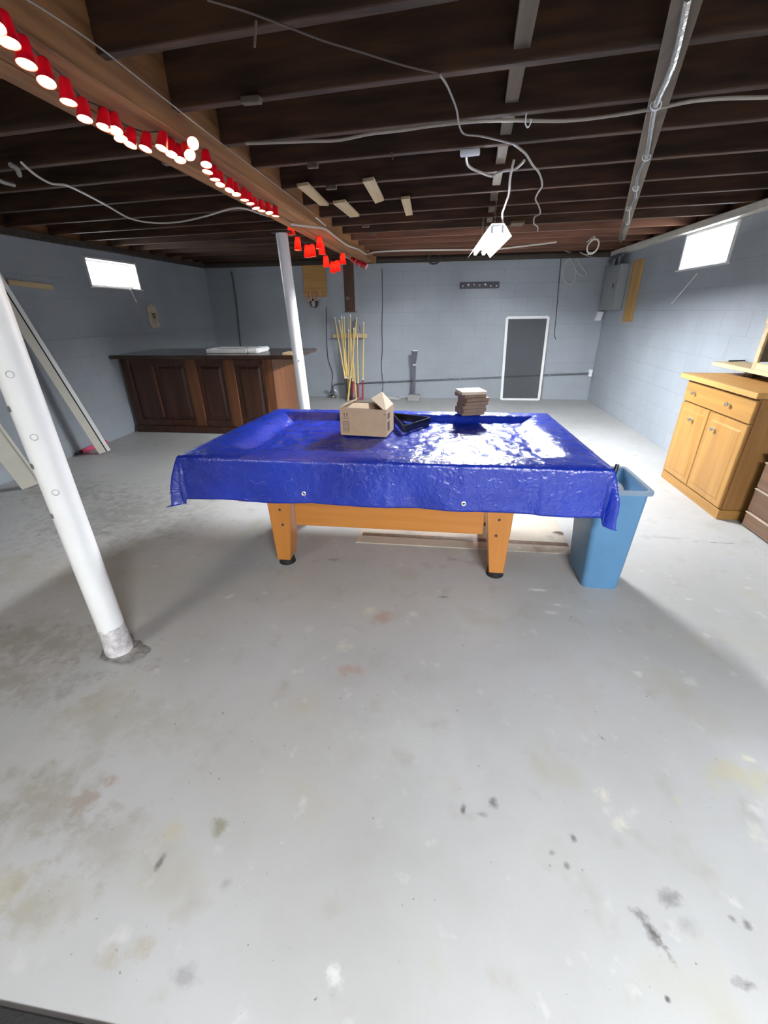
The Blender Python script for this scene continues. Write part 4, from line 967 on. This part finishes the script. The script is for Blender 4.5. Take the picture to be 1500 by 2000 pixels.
# coiled white cable and loops in the corner
ct = ony(1158, 481, 6.25)
ring = []
for k in range(61):
    an = 2*math.pi*k/20; rr = .078 + .006*math.sin(k*.7)
    ring.append(ct + Vector((.75*rr*math.cos(an)+.02*math.sin(an), .03*math.sin(k*.3), rr*1.2*math.sin(an)*.85)))
cb = thing('cable_coil', ct, 'white coiled cable hanging from the joists near the panel', 'cable')
MB().tube(ring, .007, 6).build('coil', 'cable_white', cb)
MB().tube(smooth_pts([ony(x, y, 6.25+.3*(1153-x)/20) for x, y in ((1153,492),(1150,497),(1142,497),(1133,493))], 3), .006, 6).build('tail', 'cable_white', cb)
MB().tube([ct + Vector((0,0,.075)), ct + Vector((.0,-.02,.11)), Vector((ct.x, 6.54, JB-.004))], .005, 6).build('tail', 'cable_white', cb)
lp = smooth_pts([ony(x, y, 7.55) for x, y in ((1134,494),(1150,501),(1165,503))], 3)
MB().tube(lp, .005, 6).build('tail', 'cable_grey', cb)
cable('looped_cable', [ony(x, y, 7.735) for x, y in ((1103,490),(1115,494),(1124,499),(1133,515),(1143,530),(1144,538),(1136,538),(1127,531),(1120,518),(1114,505),(1124,530),(1122,548),(1113,555),(1103,548),(1099,532),(1101,518),(1110,506),(1124,500))], .007, 'cable_white', 'pale cable hanging in loose loops on the far wall near the right corner')
rg = [ony(848, 505, 7.5) + Vector((.09*math.cos(a), .02*math.sin(2*a), .07*math.sin(a))) for a in [2*math.pi*k/24 for k in range(25)]]
solo(MB().tube(rg, .014, 8, cap=False), 'cable_ring', 'skull', 'dark coil of cable hanging at the top of the far wall', 'cable', smooth=True)

# ================================================================== CEILING CABLES AND BOARDS
def zpts(lst, z): return [onz(x, y, z if not callable(z) else z(i/(len(lst)-1))) for i, (x, y) in enumerate(lst)]
cable('ceiling_cable', zpts([(480,280),(520,279),(600,276),(660,274),(720,262),(780,255),(850,245),(930,237),(1000,235),(1100,236),(1180,228),(1280,212),(1350,198),(1420,192),(1500,190),(1560,186)], 2.165), .0065, 'cable_tan', 'long pale cable sagging under the joists across the ceiling')
cable('ceiling_cable', zpts([(405,0),(480,22),(560,52),(640,82),(700,100),(790,128),(855,143)], 2.175) , .003, 'cable_dark', 'thin brown cable crossing the near joists at the top')
cable('ceiling_cable', zpts([(860,147),(872,165),(883,190),(892,215),(896,240),(902,257),(912,263),(940,266),(975,274),(1003,281)], 2.16), .004, 'cable_grey', 'thin cable hanging in a bow above the white outlet strip')
cable('ceiling_cable', zpts([(1003,281),(1015,290),(1028,302),(1040,322),(1053,338),(1059,362),(1050,378),(1046,390),(1052,402),(1055,417),(1044,424),(1043,437),(1050,443),(1050,451)], 2.165), .006, 'cable_grey', 'wavy cable hanging right of the shop light')
t = thing('outlet_strip', onz(918, 298, 2.15), 'white outlet strip hanging under the joists with its cord', 'outlet strip')
a, b = onz(899, 300, 2.16), onz(937, 296, 2.16)
MB().beam(a, b, .035, .026).build('strip_body', 'outlet', t, bevel=.004)
MB().tube(smooth_pts(zpts([(911,304),(912,318),(920,328),(940,337),(960,344),(975,337),(988,333),(1003,331),(1012,326),(1024,314)], 2.15), 4), .007, 8).build('cord', 'cable_white', t, smooth=True)
lc = smooth_pts([onz(1004,312,2.18), onz(1000,328,2.15), onz(996,352,2.13), onz(994,378,2.11), onz(985,405,2.09), onz(981,418,2.075), onz(982,436,2.055)], 4)
solo(MB().tube(lc, .007, 8), 'light_cord', 'cable_white', 'white cord running down to the shop light', 'cord', smooth=True)
cable('ceiling_cable', zpts([(42,318),(70,342),(100,358),(130,362),(165,378),(210,402),(255,427),(300,435),(345,434),(395,424),(450,408),(480,408),(510,418),(545,428),(556,434)], 2.14), .0065, 'cable_white', 'white cable sagging under the joists in front of the left window')
def zfar(u): return 2.10 if u < .5 else 2.10
cable('ceiling_cable', zpts([(568,438),(600,442),(632,446),(650,458),(678,479),(700,487),(716,497),(735,492),(800,489),(870,488),(960,487),(1030,480),(1086,473)], 2.105), .009, 'cable_white', 'white cable crossing below the beam and along the far joists')
cable('loose_cable', zpts([(20,322),(32,328),(38,342)], 2.15), .012, 'cable_grey', 'short grey cable end at the left edge, upper one')
cable('loose_cable', zpts([(-10,348),(8,356),(28,361)], 2.15), .012, 'cable_grey', 'short grey cable end at the left edge, lower one')
cable('beam_wire', zpts([(48,-4),(115,38),(200,97),(320,192),(440,286),(540,362),(612,418)], 2.117), .0022, 'cable_grey', 'thin wire stapled along the right edge of the beam')
cable('beam_clip', zpts([(617,425),(636,441)], 2.112), .005, 'outlet', 'short white clip on the beam near the far post', 'clip')
hk = onz(1028, 222, 2.18)
cable('ceiling_hook', [hk, hk+Vector((0,0,-.03)), hk+Vector((.012,0,-.045)), hk+Vector((.022,0,-.03)), hk+Vector((.02,0,-.018))], .003, 'outlet', 'small white hook screwed into a joist', 'hook')
for (a, b, lab) in (((500,40),(497,92),'thin stick hanging from the joist near the top'), ((765,297),(767,312),'tiny white stub hanging below the middle joists')):
    q = onz(*a, JB-.002)
    solo(MB().tube([q, ony(b[0], b[1], q.y)], .004, 6), 'hanging_stick', 'strap', lab, 'stick')

# strap with metal clad cable to the panel
cp = zpts([(1350,-30),(1343,10),(1315,100),(1290,200),(1266,300),(1243,385),(1214,468)], 2.172)
sb = thing('cable_runner', (1.2, 3.0, 2.165), 'wooden running board under the joists with a shiny metal cable on it', 'running board')
MB().beam(cp[0], cp[-1] , .075, .018).build('running_board', 'strap', sb, bevel=.002)
mid = [p + Vector((.012*math.sin(i*2.1), 0, -.020)) for i, p in enumerate([cp[0].lerp(cp[-1], k/14) for k in range(15)])]
MB().tube(smooth_pts(mid, 3), .011, 8).build('metal_cable', 'foil', sb, smooth=True)
for k in (2, 4, 6, 8, 10): 
    q = mid[k]; MB().tube([q + Vector((.02*math.cos(a), 0, .016*math.sin(a))) for a in [2*math.pi*j/12 for j in range(13)]], .003, 5, cap=False).build('wire_tie', 'outlet', sb)

# pale short boards nailed across joists
for (quad, lab) in ((((580,365),(602,362),(642,402),(625,402)), 'pale board nailed across the joists closest to the beam'),
             (((650,398),(674,395),(702,423),(684,425)), 'duller short board across the joists, second from the beam'),
             (((708,356),(730,352),(750,392),(733,398)), 'pale board across the joists above the cue rack, third from the beam'),
             (((783,390),(800,388),(806,420),(793,422)), 'pale short board across the joists, farthest from the beam')):
    P = [onz(x, y, JB-.019) for x, y in quad]
    solo(MB().hexa(P + [p + Vector((0,0,.018)) for p in P]), 'nailed_board', 'pale_y', lab, 'board', group='short pale boards nailed under the joists', bevel=.001)
for (px, py, w_, h_, lab) in ((491,197,.075,.03,'whitish block under the joist right of the beam, nearest one'), (331,318,.07,.04,'greyish block under the joist behind the cup lights'), (611,325,.06,.025,'small pale block under a joist above the pale boards'),
                        (647,367,.07,.03,'small pale block under a joist between the pale boards'), (718,446,.07,.03,'tiny pale block under a far joist, left one'), (731,460,.07,.03,'tiny pale block under a far joist, right one'), (1010,437,.12,.16,'pale board end above the shop light')):
    q = onz(px, py, JB-.013)
    if py > 440: q.y = min((jy[k_] + jslope(jy[k_])*q.x + .02 for k_ in range(len(jy))), key=lambda v_: abs(v_-q.y))
    solo(MB().box(q.x-w_/2, q.x+w_/2, q.y-h_/2, q.y+h_/2, JB-.022, JB-.001), 'joist_block', 'strap', lab, 'wood block', group='small blocks under the joists', bevel=.002)

# ================================================================== RED CUP LIGHTS
def cup_set(root, p, r, h, axis, lit=True, thin=False):
    ax = Vector(axis).normalized()
    prof = [(r, 0), (r*1.03, .002), (r*.975, h*.10), (r*.70, h*.9), (r*.62, h), (.0005, h)]
    inn = [(r*.95, .001), (r*.91, h*.1), (r*.63, h*.93), (.0005, h*.94)]
    c = MB().lathe(p, prof, 18, ax).build('cup_shade', 'cup_red_thin' if thin else 'cup_red', root, smooth=True)
    MB().lathe(p, inn, 18, ax).build('cup_lining', 'cup_in_thin' if thin else 'cup_in', c, smooth=True)
    MB().tube([p + (Matrix.Rotation(2*math.pi*j/18, 3, ax) @ ax.orthogonal().normalized())*r for j in range(19)], r*.035, 5, cap=False).build('cup_rim', 'cup_rim', c)
    if lit:
        br = r*.26
        MB().lathe(p + ax*h*(.58 if thin else .34), [(.0003,-br*1.3),(br*.8,-br*.8),(br,0),(br*.8,br),(br*.5,br*1.8),(.0003,br*2)], 10, ax).build('bulb', 'bulb', c, smooth=True)
    return p + ax*h
s1 = thing('cup_light_string', onz(200, 249, 2.04), 'long string of lit red cups under the beam from the upper left corner', 'string lights')
m1 = [(18,84),(52,126),(91,161),(134,200),(166,233),(203,249),(226,256),(236,271),(254,283),(284,291),(316,290),(335,302),(352,313),(371,303),(403,322),(405,336),(420,351),(430,361),(448,372),(462,380),(478,391),(489,398),(500,407),(511,412),(526,416),(538,422)]
tops = []
for i, (x, y) in enumerate([(-12,52)] + m1):
    p = onz(x, y, 2.045); dist = (p-EYE).length
    r = .0235 + .002*min(1, max(0, (p.y-1.5)/2))
    ax = Vector((random.uniform(-.22,.10), random.uniform(.05,.40), 1))
    if i in (9, 10, 11): ax = Vector((.15, .35, 1))
    if i == 14: ax = Vector((-.6, .5, .8))
    tops.append(cup_set(s1, p, r, .058, ax, True))
# one cup turned with its mouth to the room
p = onz(377, 280, 2.085); cup_set(s1, p, .023, .05, (p-EYE).normalized()*1.0 + Vector((0,0,.3)))
MB().tube(smooth_pts([t_ + Vector((0,0,.003)) for t_ in tops], 3), .0025, 5).build('cord', 'cable_black', s1)
s2 = thing('cup_light_string', ony(620, 480, 4.8), 'short string of lit red plastic cups hanging beyond the far post', 'string lights')
m2 = [(569.6,459,4.50),(582,488.6,4.62),(601,503,4.72),(611,501,4.80),(624,486,4.9),(629.5,497,4.95),(638,522,5.05),(651,533,5.15),(660,530,5.2),(670,516,5.3)]
tops = []
for (x, y, yy) in m2:
    p = ony(x, y, yy); tops.append(cup_set(s2, p, .036, .105, (random.uniform(-.06,.06), random.uniform(-.06,.06), 1), True, True))
MB().tube(smooth_pts([t_ + Vector((0,0,.004)) for t_ in tops], 3), .003, 5).build('cord', 'cable_black', s2)
s3 = thing('cup_light_string', ony(708, 515, 6.2), 'unlit red cups with white rims bunched at the far end of the beam', 'string lights')
for (x, y) in ((695,512),(706,517),(716,521)):
    p = ony(x, y, 6.2); cup_set(s3, p, .04, .08, (-.9, .2, .55), False)
MB().tube([ony(692,508,6.2), ony(680,505,6.2), ony(671,500,5.6)], .003, 5).build('cord', 'outlet', s3)

for o in bpy.data.objects:
    if '_o' in o: del o['_o']
